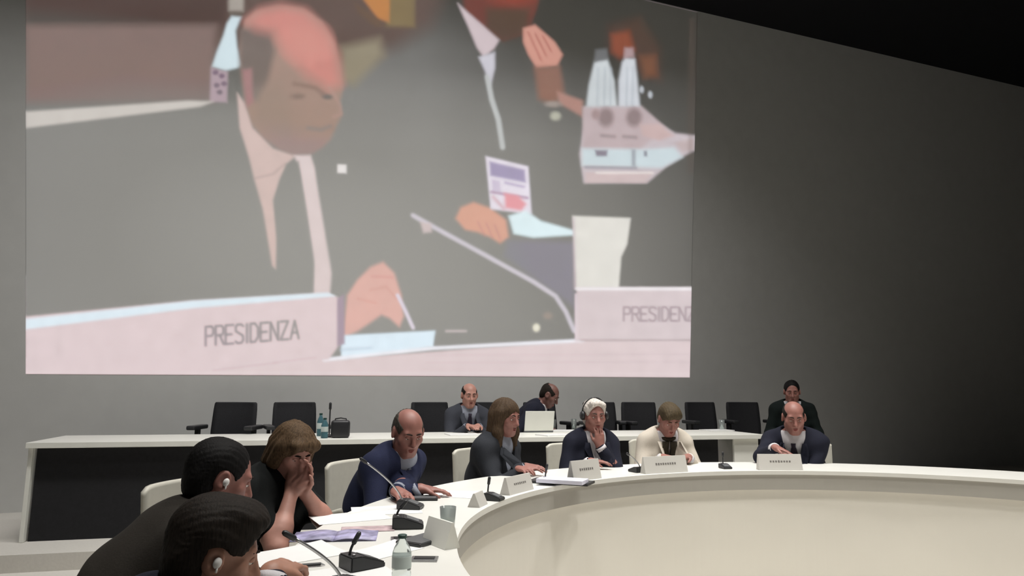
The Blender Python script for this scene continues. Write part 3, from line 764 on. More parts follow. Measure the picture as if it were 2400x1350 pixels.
lp = empty('laptop', tuple(dpt(1256, 1012)), dang); tag(lp, 'white laptop open on the desk before the leaning man', 'laptop')
build('keyboard_base', box(0, .0, .009, .30, .21, .018, .004), MT['greyplastic'], lp); build('lid', xf(box(0, 0, .1, .30, .008, .2, .003), (0, -.10, .016), rx=.25), MT['deskwhite'], lp)
lap = []
for i, (x, y, label) in enumerate(((1085, 1019, 'white paper on the desk before the balding man in grey'), (1322, 1010, 'white paper on the desk left of the white haired woman'), (1300, 1020, 'white paper near the desk front right of the laptop'), (1680, 1009, 'white paper on the desk right of the woman in cream'))):
    o = build('paper_sheet', box(0, 0, .004, .30, .21, .008), MT['paper']); o.location = dpt(x, y); o.rotation_euler = (0, 0, dang+[.1, -.2, .3, .1][i]); tag(o, label, 'paper', 'papers on the back desk')
def glass(x, y, label): tumbler(dpt(x, y), label, .11)
glass(1296, 1008, 'clear drinking glass beside the white laptop'); glass(1345, 1006, 'clear drinking glass behind the white haired woman shoulder'); glass(1692, 1008, 'clear drinking glass on the desk below the second chair from the right')
# ------------------------------------------------------------------ people
SK = {'fair': mat('skin_fair', (.45, .23, .18), .5, .10, 25, .05), 'rosy': mat('skin_rosy', (.30, .135, .11), .5, .12, 25, .05),
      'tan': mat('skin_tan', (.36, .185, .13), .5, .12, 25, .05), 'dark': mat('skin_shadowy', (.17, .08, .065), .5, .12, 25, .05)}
LIP = mat('lips', (.30, .085, .075), .45, .08, 40)
def cloth(name, c, var=.12, bump=.25, sc_=180): return mat(name, tuple(v*.62 if max(c) < .3 else v*.9 for v in c), .9, var, sc_, bump, spec=.25)
def hairm(name, c, st=(9, 9, 1.2)): return mat(name, tuple(v*.6 for v in c), .7, .45, 26, .5, stretch=st, spec=.2)
CL = {'navy': cloth('navy_wool', (.019, .021, .038)), 'blue': cloth('blue_navy_wool', (.024, .030, .075)), 'black': cloth('black_knit', (.010, .012, .012)),
      'brown': cloth('brown_grey_wool', (.040, .034, .028)), 'charcoal': cloth('charcoal_wool', (.042, .046, .056)), 'grey': cloth('grey_wool', (.075, .08, .10)),
      'cream': cloth('cream_linen', (.62, .56, .48), .05), 'shirt': cloth('shirt_white', (.62, .60, .62), .03), 'shirtblue': cloth('shirt_pale_blue', (.30, .32, .38), .05),
      'tiegrey': cloth('tie_grey', (.15, .16, .20)), 'tiedark': cloth('tie_dark', (.05, .04, .06)), 'scarf': cloth('scarf_brown', (.055, .045, .030), .4), 'trouser': cloth('trouser_dark', (.016, .016, .019)), 'green': cloth('dark_green_wool', (.010, .017, .016))}
HR = {'darkbrown': hairm('hair_dark_brown', (.022, .016, .012)), 'black': hairm('hair_black', (.008, .007, .007)), 'blonde': hairm('hair_blond_brown', (.16, .10, .055)),
      'brown': hairm('hair_long_brown', (.105, .066, .038)), 'white': hairm('hair_white', (1.0, .92, .84)), 'greybrown': hairm('hair_grey_brown', (.085, .075, .062)), 'lightbrown': hairm('hair_light_brown', (.115, .085, .048)), 'greylight': hairm('hair_grey', (.26, .25, .25))}
def Rx(a): c, s = math.cos(a), math.sin(a); return np.array([[1, 0, 0], [0, c, -s], [0, s, c]])
def Ry(a): c, s = math.cos(a), math.sin(a); return np.array([[c, 0, s], [0, 1, 0], [-s, 0, c]])
def Rz(a): c, s = math.cos(a), math.sin(a); return np.array([[c, -s, 0], [s, c, 0], [0, 0, 1]])
V3 = lambda *a: np.array(a, float)
def person(label, headpx, depth, face, lean, pitch=20, yaw=0, roll=0, side=0, arms=(None, None), female=False, skin='fair', hair=('short', 'darkbrown'),
           jacket='navy', shirt='shirt', tie=None, sleeves='long', vee=True, zfloor=0., ear=None, head_s=1., specs=False, h=.006, scarf=None, lapel=True, group='people at the tables', headset=False, badge=None, brows='darkbrown', seat=None):
    k = .93 if female else 1.
    rz = math.radians(face)-math.pi/2; R0 = Rz(rz)
    l1, l2 = math.radians(lean), math.radians(lean*1.25+4); sd = math.radians(side)
    u1 = Ry(sd)@V3(0, math.sin(l1), math.cos(l1)); u2 = Ry(sd)@V3(0, math.sin(l2), math.cos(l2)); l3 = l2*.55+math.radians(pitch)*.35; u3 = Ry(sd*.6)@V3(0, math.sin(l3), math.cos(l3))
    H = aty(headpx[0], headpx[1], depth)
    Pl = V3(0, 0, 0); C = Pl+u1*.27*k; N = C+u2*.23*k; RH = Rz(math.radians(yaw))@Rx(-math.radians(pitch))@Ry(math.radians(roll))
    hc = N+u3*.085+RH@V3(0, .022, .075)
    zs = H[2]-hc[2]-zfloor
    root = R0@V3(hc[0], hc[1], 0); loc = H[:2]-root[:2]
    print('PERSON', label[:40], 'hip z %.2f' % zs, 'hip xy', loc.round(2), 'ringR %.2f' % np.hypot(*(loc-RC)))
    Pl = V3(0, 0, zs); C = Pl+u1*.27*k; N = C+u2*.23*k; hc = hc+V3(0, 0, zs)
    def tl(wp): return R0.T@(np.asarray(wp, float)-V3(loc[0], loc[1], zfloor))
    fr_ = unit(np.cross(V3(1, 0, 0), u2)*-1); fr_ = -fr_ if fr_[1] < 0 else fr_; sx_ = unit(np.cross(fr_, u2))
    if sx_[0] < 0: sx_ = -sx_
    f1 = unit(V3(0, u1[2], -u1[1]))
    SW = .175*k if not female else .155
    pelvis = [Cone(Pl+V3(-.085, -.01, 0), Pl+V3(.085, -.01, 0), .115*k, .115*k, .05)]
    torso = [Cone(Pl+u1*.02, C, .15*k, (.165 if not female else .145)*k, .06, f1, .70), Cone(C, N-u2*.075, (.165 if not female else .145)*k, .13*k, .06, fr_, .68),
             Cone(N-u2*.055-sx_*SW*.85, N-u2*.055+sx_*SW*.85, .058*k, .058*k, .07), Cone(N-u2*.03-sx_*.05, N-u2*.03+sx_*.05, .06, .06, .06)]
    if female:
        torso += [Ell(C+u2*.05+fr_*.095+sx_*s*.07, (.062, .058, .062), k=.05) for s in (-1, 1)]
    # head
    hs = head_s*(.96 if female else 1.)
    def hp(x, y, z): return hc+RH@(V3(x, y, z)*hs)
    he = lambda c, r, k=.02, op='u', Rr=None: Ell(hp(*c), np.array(r)*hs, RH if Rr is None else RH@Rr, k, op)
    hcn = lambda a, b, ra, rb, k=.02: Cone(hp(*a), hp(*b), ra*hs, rb*hs, k)
    neck = [Cone(N-u2*.03, hp(0, -.022, -.055), .060*k, .052*k, .035)]
    head = [he((0, -.012, .03), (.075, .095, .086)), he((0, .024, -.036), (.061, .064, .078), .03), hcn((-.012, .064, -.098), (.012, .064, -.098), .020, .020, .03),
            hcn((-.046, .008, -.062), (-.02, .05, -.09), .020, .018, .03), hcn((.046, .008, -.062), (.02, .05, -.09), .020, .018, .03),
            hcn((-.036, .074, .026), (.036, .074, .026), .013, .013, .018), hcn((-.045, .058, -.018), (-.03, .066, -.03), .019, .016, .025), hcn((.045, .058, -.018), (.03, .066, -.03), .019, .016, .025),
            he((-.031, .100, .006), (.017, .018, .012), .012, 's'), he((.031, .100, .006), (.017, .018, .012), .012, 's'),
            hcn((0, .085, .016), (0, .109, -.028), .008, .0125, .014), hcn((-.012, .094, -.033), (.012, .094, -.033), .0085, .0085, .008),
            hcn((-.020, .082, -.060), (.020, .082, -.060), .0075, .0075, .008), hcn((-.017, .082, -.073), (.017, .082, -.073), .008, .008, .007)]
    for s in (-1, 1):
        head += [he((s*.078, -.008, -.004), (.011, .026, .034), .008, 'u', Rz(-s*.35)), he((s*.088, -.004, .0), (.006, .013, .019), .006, 's', Rz(-s*.35))]
    # arms
    arm = []; slv = []; hands = []; wr = []
    L1, L2 = .285*k, .255*k
    for s, A_ in zip((-1, 1), arms):
        Sh = N-u2*.05+sx_*s*SW
        if A_ is None: A_ = dict(loc=(s*.20, .40, None), hand=(0, 1, -.1), palm=(0, 0, -1), curl=.5)
        if 'px' in A_: Wr = tl(atz(A_['px'][0], A_['px'][1], A_.get('z', .79)) if 'dep' not in A_ else aty(A_['px'][0], A_['px'][1], A_['dep']))
        elif 'head' in A_: Wr = hp(*A_['head'])
        else:
            q = A_['loc']; Wr = V3(q[0], q[1], q[2] if q[2] is not None else .80-zfloor)
        dv = Wr-Sh; Dn = np.linalg.norm(dv)
        if Dn > (L1+L2)*.985: dv = dv/Dn*(L1+L2)*.985; Wr = Sh+dv; Dn = np.linalg.norm(dv)
        if 'elbow' in A_:
            hint = unit(V3(*A_['elbow']))
        else: hint = unit(V3(s*.55, -.35, -.75))
        a_ = (L1*L1-L2*L2+Dn*Dn)/(2*Dn); hh = math.sqrt(max(L1*L1-a_*a_, 1e-4)); e_ = dv/Dn; hint = unit(hint-e_*(hint@e_)); El = Sh+e_*a_+hint*hh
        arm += [Cone(Sh, El, .050*k, .040*k, .04), Cone(El, El+(Wr-El)*.35, .041*k, .041*k, .03), Cone(El+(Wr-El)*.3, Wr, .041*k, .027*k, .03)]
        if sleeves == 'long': slv += [Cone(Sh, El, .062*k, .053*k, .05), Cone(El, Sh*0+El+(Wr-El)*.90, .054*k, .041*k, .035)]
        else: slv += [Cone(Sh, Sh+(El-Sh)*.62, .062*k, .060*k, .05)]
        wr.append((El, Wr))
        d = unit(V3(*A_.get('hand', (0, 1, 0)))) if 'hand' in A_ else unit(Wr-El)
        n_ = V3(*A_.get('palm', (0, 0, -1))); n_ = unit(n_-d*(n_@d)); sdv = np.cross(d, n_)
        th = A_.get('thumb', -s)
        q = .95*k; cur = A_.get('curl', .5)
        hands += [Cone(Wr-d*.005, Wr+d*.035*q, .026*q, .032*q, .02, n_, .62), Cone(Wr+d*.03*q-sdv*.018*q, Wr+d*.078*q-sdv*.024*q, .023*q, .019*q, .015, n_, .62), Cone(Wr+d*.03*q+sdv*.018*q, Wr+d*.078*q+sdv*.024*q, .023*q, .019*q, .015, n_, .62)]
        for fi, (of, ln, fw_) in enumerate(((-.032, .070, 0), (-.011, .082, .006), (.011, .077, .004), (.031, .060, -.004))):
            of = of*(-th)                                   # index finger on the thumb side
            ln = ln*q; p0 = Wr+d*(.085+fw_)*q+sdv*of*q; dd_ = d+sdv*of*1.6; dd_ = unit(dd_)
            ca_ = .25*cur; rr_ = (.0092, .0085, .0078, .0068)
            for sgi, fr3 in enumerate((.45, .32, .23)):
                ang = ca_+cur*(.55*sgi+(.05*fi)); dv_ = unit(dd_*math.cos(ang)+n_*math.sin(ang)); p1 = p0+dv_*ln*fr3
                hands.append(Cone(p0, p1, rr_[sgi]*q, rr_[sgi+1]*q, .004)); p0 = p1
        tb_ = Wr+d*.022*q+sdv*th*.022*q; t1 = tb_+unit(d*.7+sdv*th*.75+n_*.25)*.042*q; t2 = t1+unit(d*.95+sdv*th*.25+n_*(.25+.3*cur))*.030*q; t3 = t2+unit(d*.95-sdv*th*.05+n_*(.3+.4*cur))*.024*q
        hands += [Cone(tb_, t1, .015*q, .0115*q, .012), Cone(t1, t2, .0112*q, .0098*q, .004), Cone(t2, t3, .0098*q, .0075*q, .004)]
    # legs: seated
    legs = []; shoes = []
    for s in (-1, 1):
        hip = Pl+V3(s*.09, 0, -.01); kn = V3(s*.13, .42*k, max(zs-.03, .44)); an = V3(s*.12, .40*k, .085)
        legs += [Cone(hip, kn, .083*k, .058*k, .04), Cone(kn, an, .056*k, .038*k, .03)]
        shoes.append((an+V3(0, .0, -.045), an+V3(s*.02, .15, -.052)))
    root_o = empty('person', (loc[0], loc[1], zfloor), rz); tag(root_o, label, 'person', group)
    body = torso+pelvis+neck+legs+[Cone(a+V3(0, 0, .0), b_, .032, .028, .02) for a, b_ in shoes]+arm+head+hands
    # keep cut prims after head
    build_np('body', surface(body, h), SK[skin], root_o)
    # eyes, brows, lips
    for s in (-1, 1):
        e = build('eye', sphere((0, 0, 0), .0112*hs), MT['eye'], root_o, True); e.location = hp(s*.031, .0765, .006)
        i_ = build('iris', sphere((0, 0, 0), .0058*hs, 10), MT['iris'], e, True); i_.location = RH@V3(0, .0072, -.002)*hs
        build('eyelid', surface([he((s*.031, .0765, .0085), (.0135, .0135, .0125), .004), Cut(lambda P: ((P-hp(0, 0, .0035))@RH)[:, 2], .002)], .002), SK[skin], e).location = -hp(s*.031, .0765, .006)
        build('eyebrow', tube([hp(s*.012, .0905, .026), hp(s*.03, .092, .031), hp(s*.048, .078, .026)], [.003, .0038, .0015], 8), HR[brows], root_o, True)
    build('lips', join(tube([hp(-.021, .084, -.0655), hp(-.008, .0925, -.061), hp(0, .0915, -.0625), hp(.008, .0925, -.061), hp(.021, .084, -.0655)], [.002, .0036, .003, .0036, .002], 8), tube([hp(-.02, .084, -.068), hp(0, .0935, -.0725), hp(.02, .084, -.068)], [.002, .0048, .002], 8)), LIP, root_o, True)
    # ---------------- clothes
    nz = lambda P: folds(P)
    jk = [p.grow(.020) for p in torso]+[p.grow(.012) for p in pelvis]+[Cone(p.a, p.b, p.ra+.012, p.rb+.012, .03) for p in legs[0::2]][:0]
    ncut = Cut(lambda P: np.minimum(np.linalg.norm((P-N)-((P-N)@u3)[:, None]*u3, axis=1)-.062*k, 9)+np.where(((P-N)@u2) < -.05, 9, 0), .006)
    hem = Cut(lambda P: P[:, 2]-(zs-.09), .01)
    jk.append(hem)
    def tor(P): q = P-N; return q@sx_, q@u2, q@fr_
    vb = .25*k
    if vee:
        def vfn(P):
            x, z, y = tor(P); inside = np.minimum(np.minimum((z+vb)*.29-np.abs(x), y+.015), 9); return -inside
        jk.append(Cut(vfn, .006))
    jk.append(ncut); jk += slv
    build_np('jacket' if sleeves == 'long' else 'top', surface(jk, h, nz), CL[jacket], root_o)
    sh = None
    if vee or shirt:
        sh = [p.grow(.008) for p in torso[1:]]+[Cone(N-u2*.04, N+u3*.032+fr_*.006, .074*k, .066*k, .02)]
        sh.append(Cut(lambda P: -((P-N-u3*.045)@unit(u3*.9-fr_*.35)), .004))
        sh.append(Cut(lambda P: ((P-C)@u2)+.10, .01))
        build_np('shirt', surface(sh, h*.8), CL[shirt], root_o)
        if sleeves == 'long':
            for El, Wr in wr:
                d = unit(Wr-El); build('cuff', tube([El+(Wr-El)*.86, El+(Wr-El)*.97], [.042*k, .040*k], 16), CL[shirt], root_o, True)
    allc = jk if sh is None else sh
    def drape(path, prims, th=.005, off=.002):
        """thin garment piece following a garment surface; path rows: x, drop below the neck, width"""
        rows = []
        for x, s_, wd_ in path:
            row = []
            for q in (-.5, -.17, .17, .5):
                base = N+sx_*(x+q*wd_)-u2*s_; ts = np.linspace(.30, -.05, 71); d_ = evalp(prims, base+ts[:, None]*fr_)
                i = np.argmax(d_ < 0) if (d_ < 0).any() else 60
                row.append(base+fr_*(ts[i]+off))
            rows.append(row)
        rows = np.array(rows); rows[:, 1:3] += fr_*.002
        m_, V, Fc = len(path), [], []
        for kk in range(2): V += [tuple(p+fr_*(th if kk else -.002)) for row in rows for p in row]
        W_ = 4; n_ = m_*W_
        for a in range(m_-1):
            for i in range(3):
                q = (a*W_+i, a*W_+i+1, (a+1)*W_+i+1, (a+1)*W_+i); Fc += [q[::-1], tuple(z+n_ for z in q)]
        bd = [0, 1, 2, 3]+[a*W_+3 for a in range(1, m_)]+[(m_-1)*W_+i for i in (2, 1, 0)]+[a*W_ for a in range(m_-2, 0, -1)]
        for a, b_ in zip(bd, bd[1:]+bd[:1]): Fc.append((a, b_, b_+n_, a+n_))
        return V, Fc
    if tie: build('necktie', drape([(0, .005, .034), (0, .035, .028), (0, .045, .036), (0, .10, .052), (0, .17, .066), (0, .24, .076), (0, .29, .080)], sh, .007, .004), CL[tie], root_o, True)
    if vee and lapel:
        jb = [p for p in jk if not isinstance(p, Cut)]
        for s in (-1, 1):
            build('lapel', drape([(s*.078, .0, .03), (s*.078, .04, .05), (s*.074, .085, .068), (s*.060, .12, .056), (s*.036, .18, .04), (s*.012, .25, .02)], jb, .004, .003), CL[jacket], root_o, True)
    if scarf:
        build('scarf', join(drape([(-.03, .0, .05), (-.035, .06, .05), (-.02, .14, .045), (0, .22, .04)], sh or jk, .012, .012), drape([(.03, .0, .05), (.035, .06, .05), (.02, .14, .045), (.004, .26, .035)], sh or jk, .012, .014)), CL[scarf], root_o, True)
        build('scarf_loop', tube([N+u3*.02+sx_*.078*math.cos(t)+fr_*(.075*math.sin(t)+.005)+u2*-.012*math.sin(t) for t in np.linspace(0, 2*math.pi, 25)], .017, 8), CL[scarf], root_o, True)
    if badge:
        bx, bs = badge; bd = drape([(bx, bs, .045), (bx, bs+.045, .045)], [p for p in jk if not isinstance(p, Cut)], .003, .006); build('badge', bd, MT['paper'], root_o)
    build_np('trousers', surface([p.grow(.014) for p in pelvis]+[Cone(p.a, p.b, p.ra+.012, p.rb+.016, p.k) for p in legs], .012), CL['trouser'], root_o)
    for a, b_ in shoes:
        a = a.copy(); b_ = b_.copy(); a[2] = .042; b_[2] = .035
        build_np('shoe', surface([Cone(a-V3(0, .05, 0), b_, .040, .036, .03), Cone(a, a+V3(0, 0, .05), .042, .045, .03), Cut(lambda P: P[:, 2]-.002)], .01), MT['shoe'], root_o)
    # ---------------- hair
    style, hcol = hair
    def hl(P): return ((P-hc)@RH)/hs
    cap = [he((0, -.021, .034), (.0825, .1, .0915)), he((0, -.055, -.018), (.074, .058, .072), .02)]
    cutface = Cut(lambda P: (lambda q: np.linalg.norm((q-V3(0, .118, -.022))/V3(.098, .096, .114), axis=1)*.085-.085)(hl(P)), .012)
    cutear = Cut(lambda P: (lambda q: np.where(q[:, 1] > -.028, np.hypot(q[:, 1]+.002, q[:, 2]+.008)-.036, 9)+np.where(np.abs(q[:, 0]) < .058, 9, 0))(hl(P)), .006)
    cutlow = Cut(lambda P: (lambda q: q[:, 2]+.088)(hl(P)), .01)
    cutfl = Cut(lambda P: (lambda q: np.where(q[:, 1] > -.0, q[:, 2]+.028, 9))(hl(P)), .006)
    amp = .0028
    def hn(P):
        q = hl(P); ph = np.arctan2(q[:, 0], q[:, 2]+.03); x, y, z = q.T; wv = .5*np.sin(41*y+3*ph)+.4*np.sin(57*z-2*x*30)
        if style in ('long', 'bob'):
            az = np.arctan2(x, y+.02)
            return .0019*np.sin(19*az+1.2*np.sin(22*z)+2*np.sin(3*az))+.0008*np.sin(52*az-1.5*np.sin(31*z))+.0015*np.sin(30*z+4*az)
        if style == 'full': return .0024*np.sin(70*x+30*z)*np.sin(62*y-41*z+.5)+.0009*np.sin(47*ph+2*wv)
        return .0009*np.sin(47*ph+2.2*wv+9*y)+.0008*np.sin(83*ph-1.7*wv)+.0022*np.sin(38*x+21*y+1)*np.sin(33*y-29*z+.5)
    if style == 'short': prims = cap+[cutface, cutear, cutlow, cutfl]
    elif style == 'full': prims = [he((0, -.018, .037), (.0855, .104, .0925)), he((0, -.055, -.02), (.078, .058, .075), .02), hcn((-.04, .055, .085), (.03, .06, .095), .026, .026, .03), Cut(lambda P: (lambda q: np.linalg.norm((q-V3(0, .122, -.016))/V3(.092, .092, .120), axis=1)*.085-.085)(hl(P)), .01), cutear, cutlow, cutfl]
    elif style == 'fringe': prims = cap+[he((0, .03, .085), (.072, .066, .045), .03), hcn((-.05, .05, .06), (.04, .078, .07), .028, .022, .02), Cut(lambda P: (lambda q: np.linalg.norm((q-V3(0, .122, -.040))/V3(.090, .080, .100), axis=1)*.085-.085)(hl(P)), .01), cutlow, cutear, cutfl]
    elif style == 'thick': prims = [he((0, -.016, .042), (.093, .112, .098)), he((0, -.058, -.018), (.084, .062, .082), .02), he((-.03, .035, .095), (.05, .06, .035), .03), he((.02, .03, .10), (.055, .06, .03), .03), cutface, cutear, cutlow, Cut(lambda P: (lambda q: np.where(q[:, 1] > .004, q[:, 2]-.018, 9))(hl(P)), .008)]
    elif style == 'bald': prims = [he((0, -.014, .031), (.0785, .0985, .0895)), he((0, -.052, -.018), (.068, .052, .066), .02)]+[cutface, cutear, cutlow, cutfl, Cut(lambda P: (lambda q: np.linalg.norm((q-V3(0, .045, .115))/V3(.078, .120, .085), axis=1)*.085-.085)(hl(P)), .012)]
    elif style == 'bob':
        prims = [he((0, -.016, .036), (.092, .110, .096))]
        for s in (-1, 1): prims += [hcn((s*.072, .01, .03), (s*.082, .012, -.06), .032, .030, .03), hcn((s*.06, -.05, 0), (s*.07, -.045, -.085), .045, .038, .03)]
        prims += [hcn((0, -.075, .0), (0, -.08, -.085), .05, .045, .03), hcn((-.06, .06, .062), (.045, .078, .075), .028, .024, .02), Cut(lambda P: (lambda q: np.linalg.norm((q-V3(0, .125, -.045))/V3(.074, .085, .108), axis=1)*.085-.085)(hl(P)), .01)]
    elif style == 'long':
        prims = [he((0, -.016, .036), (.090, .108, .096))]
        for s in (-1, 1): prims += [hcn((s*.07, .005, .03), (s*.085, .02, -.10), .034, .034, .03), hcn((s*.085, .02, -.10), (s*.082, .045, -.215), .034, .022, .03), hcn((s*.06, -.05, 0), (s*.075, -.04, -.20), .045, .036, .03)]
        prims += [hcn((0, -.075, .0), (0, -.085, -.22), .055, .045, .03), Cut(lambda P: (lambda q: np.linalg.norm((q-V3(0, .122, -.04))/V3(.072, .085, .105), axis=1)*.085-.085)(hl(P)), .01)]
    build_np('hair', surface(prims, min(h, .005), hn), HR[hcol], root_o)
    # ---------------- earpiece / headset / glasses
    if ear:
        s = ear; ep = build('earpiece', join(sphere((0, 0, 0), (.008, .010, .013), 12), tube([(s*.004, .003, -.010), (s*.006, .004, -.020)], .0025, 8)), MT['earpiece'], root_o, True); ep.location = hp(s*.089, .002, -.004)
        ep.rotation_euler = Matrix(RH.tolist()).to_euler()
    if headset:
        hb = [hp(.092*math.cos(t), -.01, .015+.118*math.sin(t)) for t in np.linspace(0, math.pi, 21)]
        hd = build('headset', tube(hb, .006, 8), MT['plastic'], root_o, True)
        for s in (-1, 1): build('earcup', tube([hp(s*.080, -.005, .0), hp(s*.094, -.005, .0), hp(s*.106, -.005, .0)], [.030, .034, .024], 16), MT['plastic'], hd, True)
    if specs:
        parts = []
        for s in (-1, 1):
            parts.append(tube([hp(s*.032+.024*math.cos(t), .098, .004+.018*math.sin(t)) for t in np.linspace(0, 2*math.pi, 17)], .0016, 6, False)); parts.append(tube([hp(s*.055, .097, .008), hp(s*.078, .05, .010), hp(s*.082, -.005, .012)], .0016, 6))
        parts.append(tube([hp(-.009, .099, .008), hp(.009, .099, .008)], .0016, 6)); build('glasses', join(*parts), MT['lensglass'], root_o, True)
    return dict(loc=loc, rz=rz, zs=zs, root=root_o)
def facing(p): return math.degrees(math.atan2(RC[1]-p[1], RC[0]-p[0]))
PP = []
#P1 foreground, seen from behind
PP.append(person('person with thick dark brown hair and navy suit seen from behind at bottom left', (506, 1296), 1.75, 25, 40, 18, 0, 0, 0,
    arms=(dict(px=(500, 1400), z=.79, hand=(.3, 1, -.1), palm=(0, 0, -1)), dict(px=(638, 1340), z=.81, hand=(-.75, .65, .0), palm=(-.2, -.1, -1), curl=1.25)), skin='tan', hair=('thick', 'darkbrown'), jacket='navy', ear=1, h=.005, lapel=False))
PP.append(person('person with black hair and brown grey suit in profile at the left edge', (516, 1120), 2.30, 34, 29, 20, 0, 0, 0, skin='rosy', hair=('short', 'black'), jacket='brown', ear=1, h=.005, arms=(dict(loc=(-.12, .24, None), hand=(.6, .8, 0)), dict(loc=(.10, .22, None), hand=(-.6, .8, 0))), lapel=False))
PP.append(person('woman with blond brown bobbed hair and black short sleeved top bowing over clasped hands', (687, 1054), 2.95, -16, 20, 32, -26, 0, 0, female=True, skin='fair', hair=('bob', 'blonde'), jacket='black', shirt=None, vee=False, sleeves='short', h=.005, head_s=.93,
    arms=(dict(head=(-.03, .145, -.125), hand=(.15, .2, .9), palm=(1, -.2, -.1), elbow=(-.3, .6, -.8), curl=.7), dict(head=(.03, .145, -.125), hand=(-.15, .2, .9), palm=(-1, -.2, -.1), elbow=(.3, .6, -.8), curl=.7)), ear=1))
PP.append(person('man in a blue navy suit and pale shirt looking down with arms on the table', (956, 1012), 3.72, -28, 22, 24, -32, 0, 0, skin='rosy', hair=('bald', 'greybrown'), jacket='blue', shirt='shirtblue', tie='tiegrey', badge=(.12, .15),
    arms=(dict(px=(930, 1152), z=.79, hand=(.6, .9, -.08), palm=(0, 0, -1)), dict(px=(985, 1146), z=.79, hand=(-.7, .8, -.08), palm=(0, 0, -1)))))
PP.append(person('woman with long brown hair and charcoal jacket facing right', (1185, 978), 4.55, -34, 14, 10, -4, 0, 0, female=True, skin='rosy', hair=('long', 'brown'), jacket='charcoal', shirt='shirtblue',
    arms=(dict(px=(1215, 1098), z=.79, hand=(.4, 1, 0), palm=(0, 0, -1)), dict(px=(1232, 1094), z=.80, hand=(-.1, 1, 0), palm=(-.2, 0, -1)))))
PP.append(person('white haired woman in a navy jacket with a white collar, hand at her chin', (1393, 974), 4.98, -70, 12, 8, -8, 0, 0, female=True, skin='rosy', hair=('full', 'white'), jacket='navy', shirt='shirt', headset=True, badge=(.105, .17), brows='greybrown',
    arms=(dict(head=(-.01, .11, -.20), hand=(.05, .1, 1), palm=(0, -1, 0), elbow=(-.6, .0, -.8), curl=.9), dict(loc=(.12, .34, None), hand=(-.8, .6, 0), palm=(0, 0, -1)))))
PP.append(person('woman with short light brown hair, cream jacket and dark scarf, head bowed', (1568, 982), 5.25, -82, 14, 32, 0, 0, 0, female=True, skin='rosy', hair=('fringe', 'lightbrown'), jacket='cream', shirt='shirt', scarf='scarf', brows='brown',
    arms=(dict(loc=(-.09, .36, None), hand=(.8, .6, 0), palm=(0, 0, -1)), dict(loc=(.10, .36, None), hand=(-.8, .6, 0), palm=(0, 0, -1)))))
PP.append(person('man in a dark navy suit at the far right of the ring table, leaning forward', (1860, 978), 5.28, -118, 20, 18, 14, 0, 0, skin='rosy', hair=('bald', 'darkbrown'), jacket='navy', shirt='shirt', tie='tiedark',
    arms=(dict(loc=(.05, .40, None), hand=(.5, .8, 0), palm=(0, 0, -1)), dict(px=(1818, 1050), z=.88, hand=(-.9, .35, -.25), palm=(0, .2, -1), elbow=(.7, -.2, -.7)))))
# back row
PP.append(person('balding man in a grey suit seated at the white desk behind', (1100, 926), 7.0, -72, 8, 10, 0, 0, 0, skin='fair', hair=('bald', 'darkbrown'), jacket='grey', shirt='shirtblue', tie='tiedark', zfloor=STG, group='people behind the white desk',
    arms=(dict(loc=(-.04, .34, .80), hand=(.5, 1, 0), palm=(0, 0, -1)), dict(loc=(.06, .34, .80), hand=(-.5, 1, 0), palm=(0, 0, -1)))))
PP.append(person('balding man in a navy suit leaning far over to the right behind the white laptop', (1288, 926), 7.2, -14, 30, 34, 0, 0, 0, skin='dark', hair=('bald', 'darkbrown'), jacket='navy', shirt='shirt', zfloor=STG, group='people behind the white desk',
    arms=(dict(loc=(-.12, .30, .76), hand=(.3, 1, 0), palm=(0, 0, -1)), dict(loc=(.16, .30, .76), hand=(-.3, 1, 0), palm=(0, 0, -1)))))
PP.append(person('black haired person in dark green seated behind the desk end at the far right', (1856, 918), 7.6, -108, 8, 14, 0, 0, 0, skin='rosy', hair=('short', 'black'), jacket='green', shirt='shirt', zfloor=STG, group='people behind the white desk',
    arms=(dict(loc=(-.1, .34, .72), hand=(.5, 1, 0), palm=(0, 0, -1)), dict(loc=(.1, .34, .72), hand=(-.5, 1, 0), palm=(0, 0, -1)))))
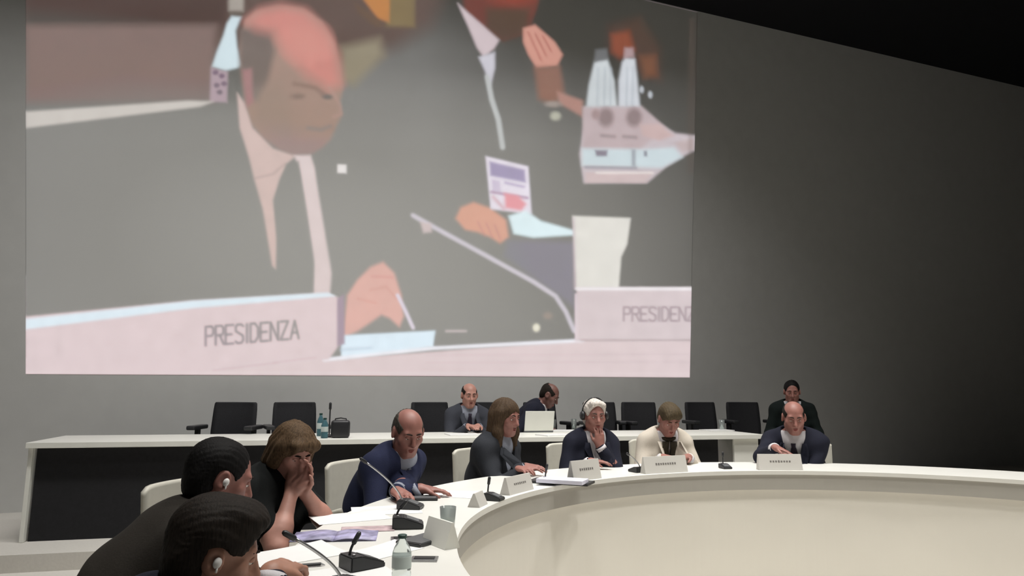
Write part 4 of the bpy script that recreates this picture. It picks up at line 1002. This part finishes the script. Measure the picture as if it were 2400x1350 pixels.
# cream chairs
for x, y, fc, label in ((822, 1080, -28, 'cream chair behind the man in the navy suit'), (1112, 1051, -42, 'cream chair behind the long haired woman'), (1336, 1039, -62, 'cream chair behind the white haired woman'), (1532, 1030, -80, 'cream chair behind the woman in the cream jacket')):
    p = atz(x, y, .87); a = math.radians(fc)-math.pi/2
    ring_chair((p[0]-math.sin(a)*.26, p[1]+math.cos(a)*.26, 0), a, label)
for i, label in ((0, 'cream chair under the foreground person with thick dark brown hair'), (1, 'cream chair under the black haired person at the left edge'), (2, 'cream chair under the woman in the black short sleeved top'), (7, 'cream chair under the man at the far right of the ring table')):
    q = PP[i]; ring_chair((q['loc'][0]+math.sin(q['rz'])*.05, q['loc'][1]-math.cos(q['rz'])*.05, 0), q['rz'], label)
# ------------------------------------------------------------------ light
w = bpy.data.worlds.new('world'); sc.world = w; w.use_nodes = True
w.node_tree.nodes['Background'].inputs['Color'].default_value = (1, 1, 1, 1); w.node_tree.nodes['Background'].inputs['Strength'].default_value = .02
def spot(loc, target, power, size, blend=.8, rad=.25, col=(1, .97, .92)):
    l = bpy.data.lights.new('ceiling_spot', 'SPOT'); l.energy = power; l.spot_size = math.radians(size); l.spot_blend = blend; l.shadow_soft_size = rad; l.color = col
    o = bpy.data.objects.new('ceiling_spot', l); COL.objects.link(o); o.location = loc
    o.rotation_euler = (Vector(target)-Vector(loc)).to_track_quat('-Z', 'Y').to_euler()
for x, y in ((-.6, 2.0), (.6, 4.4), (2.4, 4.9), (2.2, 2.2), (4.2, 3.2)):
    spot((x, y, HC-.05), (x, y, 0), 800, 95, 1., .35)
# unseen area light added under the ceiling to wash the wall behind
l = bpy.data.lights.new('added_wall_wash', 'AREA'); l.shape = 'RECTANGLE'; l.size = 7.4; l.size_y = .25; l.energy = 92; l.spread = math.radians(92); l.color = (1, .98, .96)
o = bpy.data.objects.new('added_wall_wash', l); COL.objects.link(o)
p_ = wpt(-4.0)+wn*3.6; q_ = wpt(-4.0); o.location = (p_[0], p_[1], HC-.06)
zb = -(Vector((q_[0], q_[1], -1.8))-o.location).normalized(); xb = Vector((wd[0], wd[1], 0)); yb_ = zb.cross(xb).normalized(); xb = yb_.cross(zb)
o.rotation_euler = Matrix((xb, yb_, zb)).transposed().to_euler()
sc.view_settings.view_transform = 'Standard'; sc.view_settings.look = 'None'; sc.view_settings.gamma = 1; sc.view_settings.exposure = 0
sc.view_settings.use_curve_mapping = False
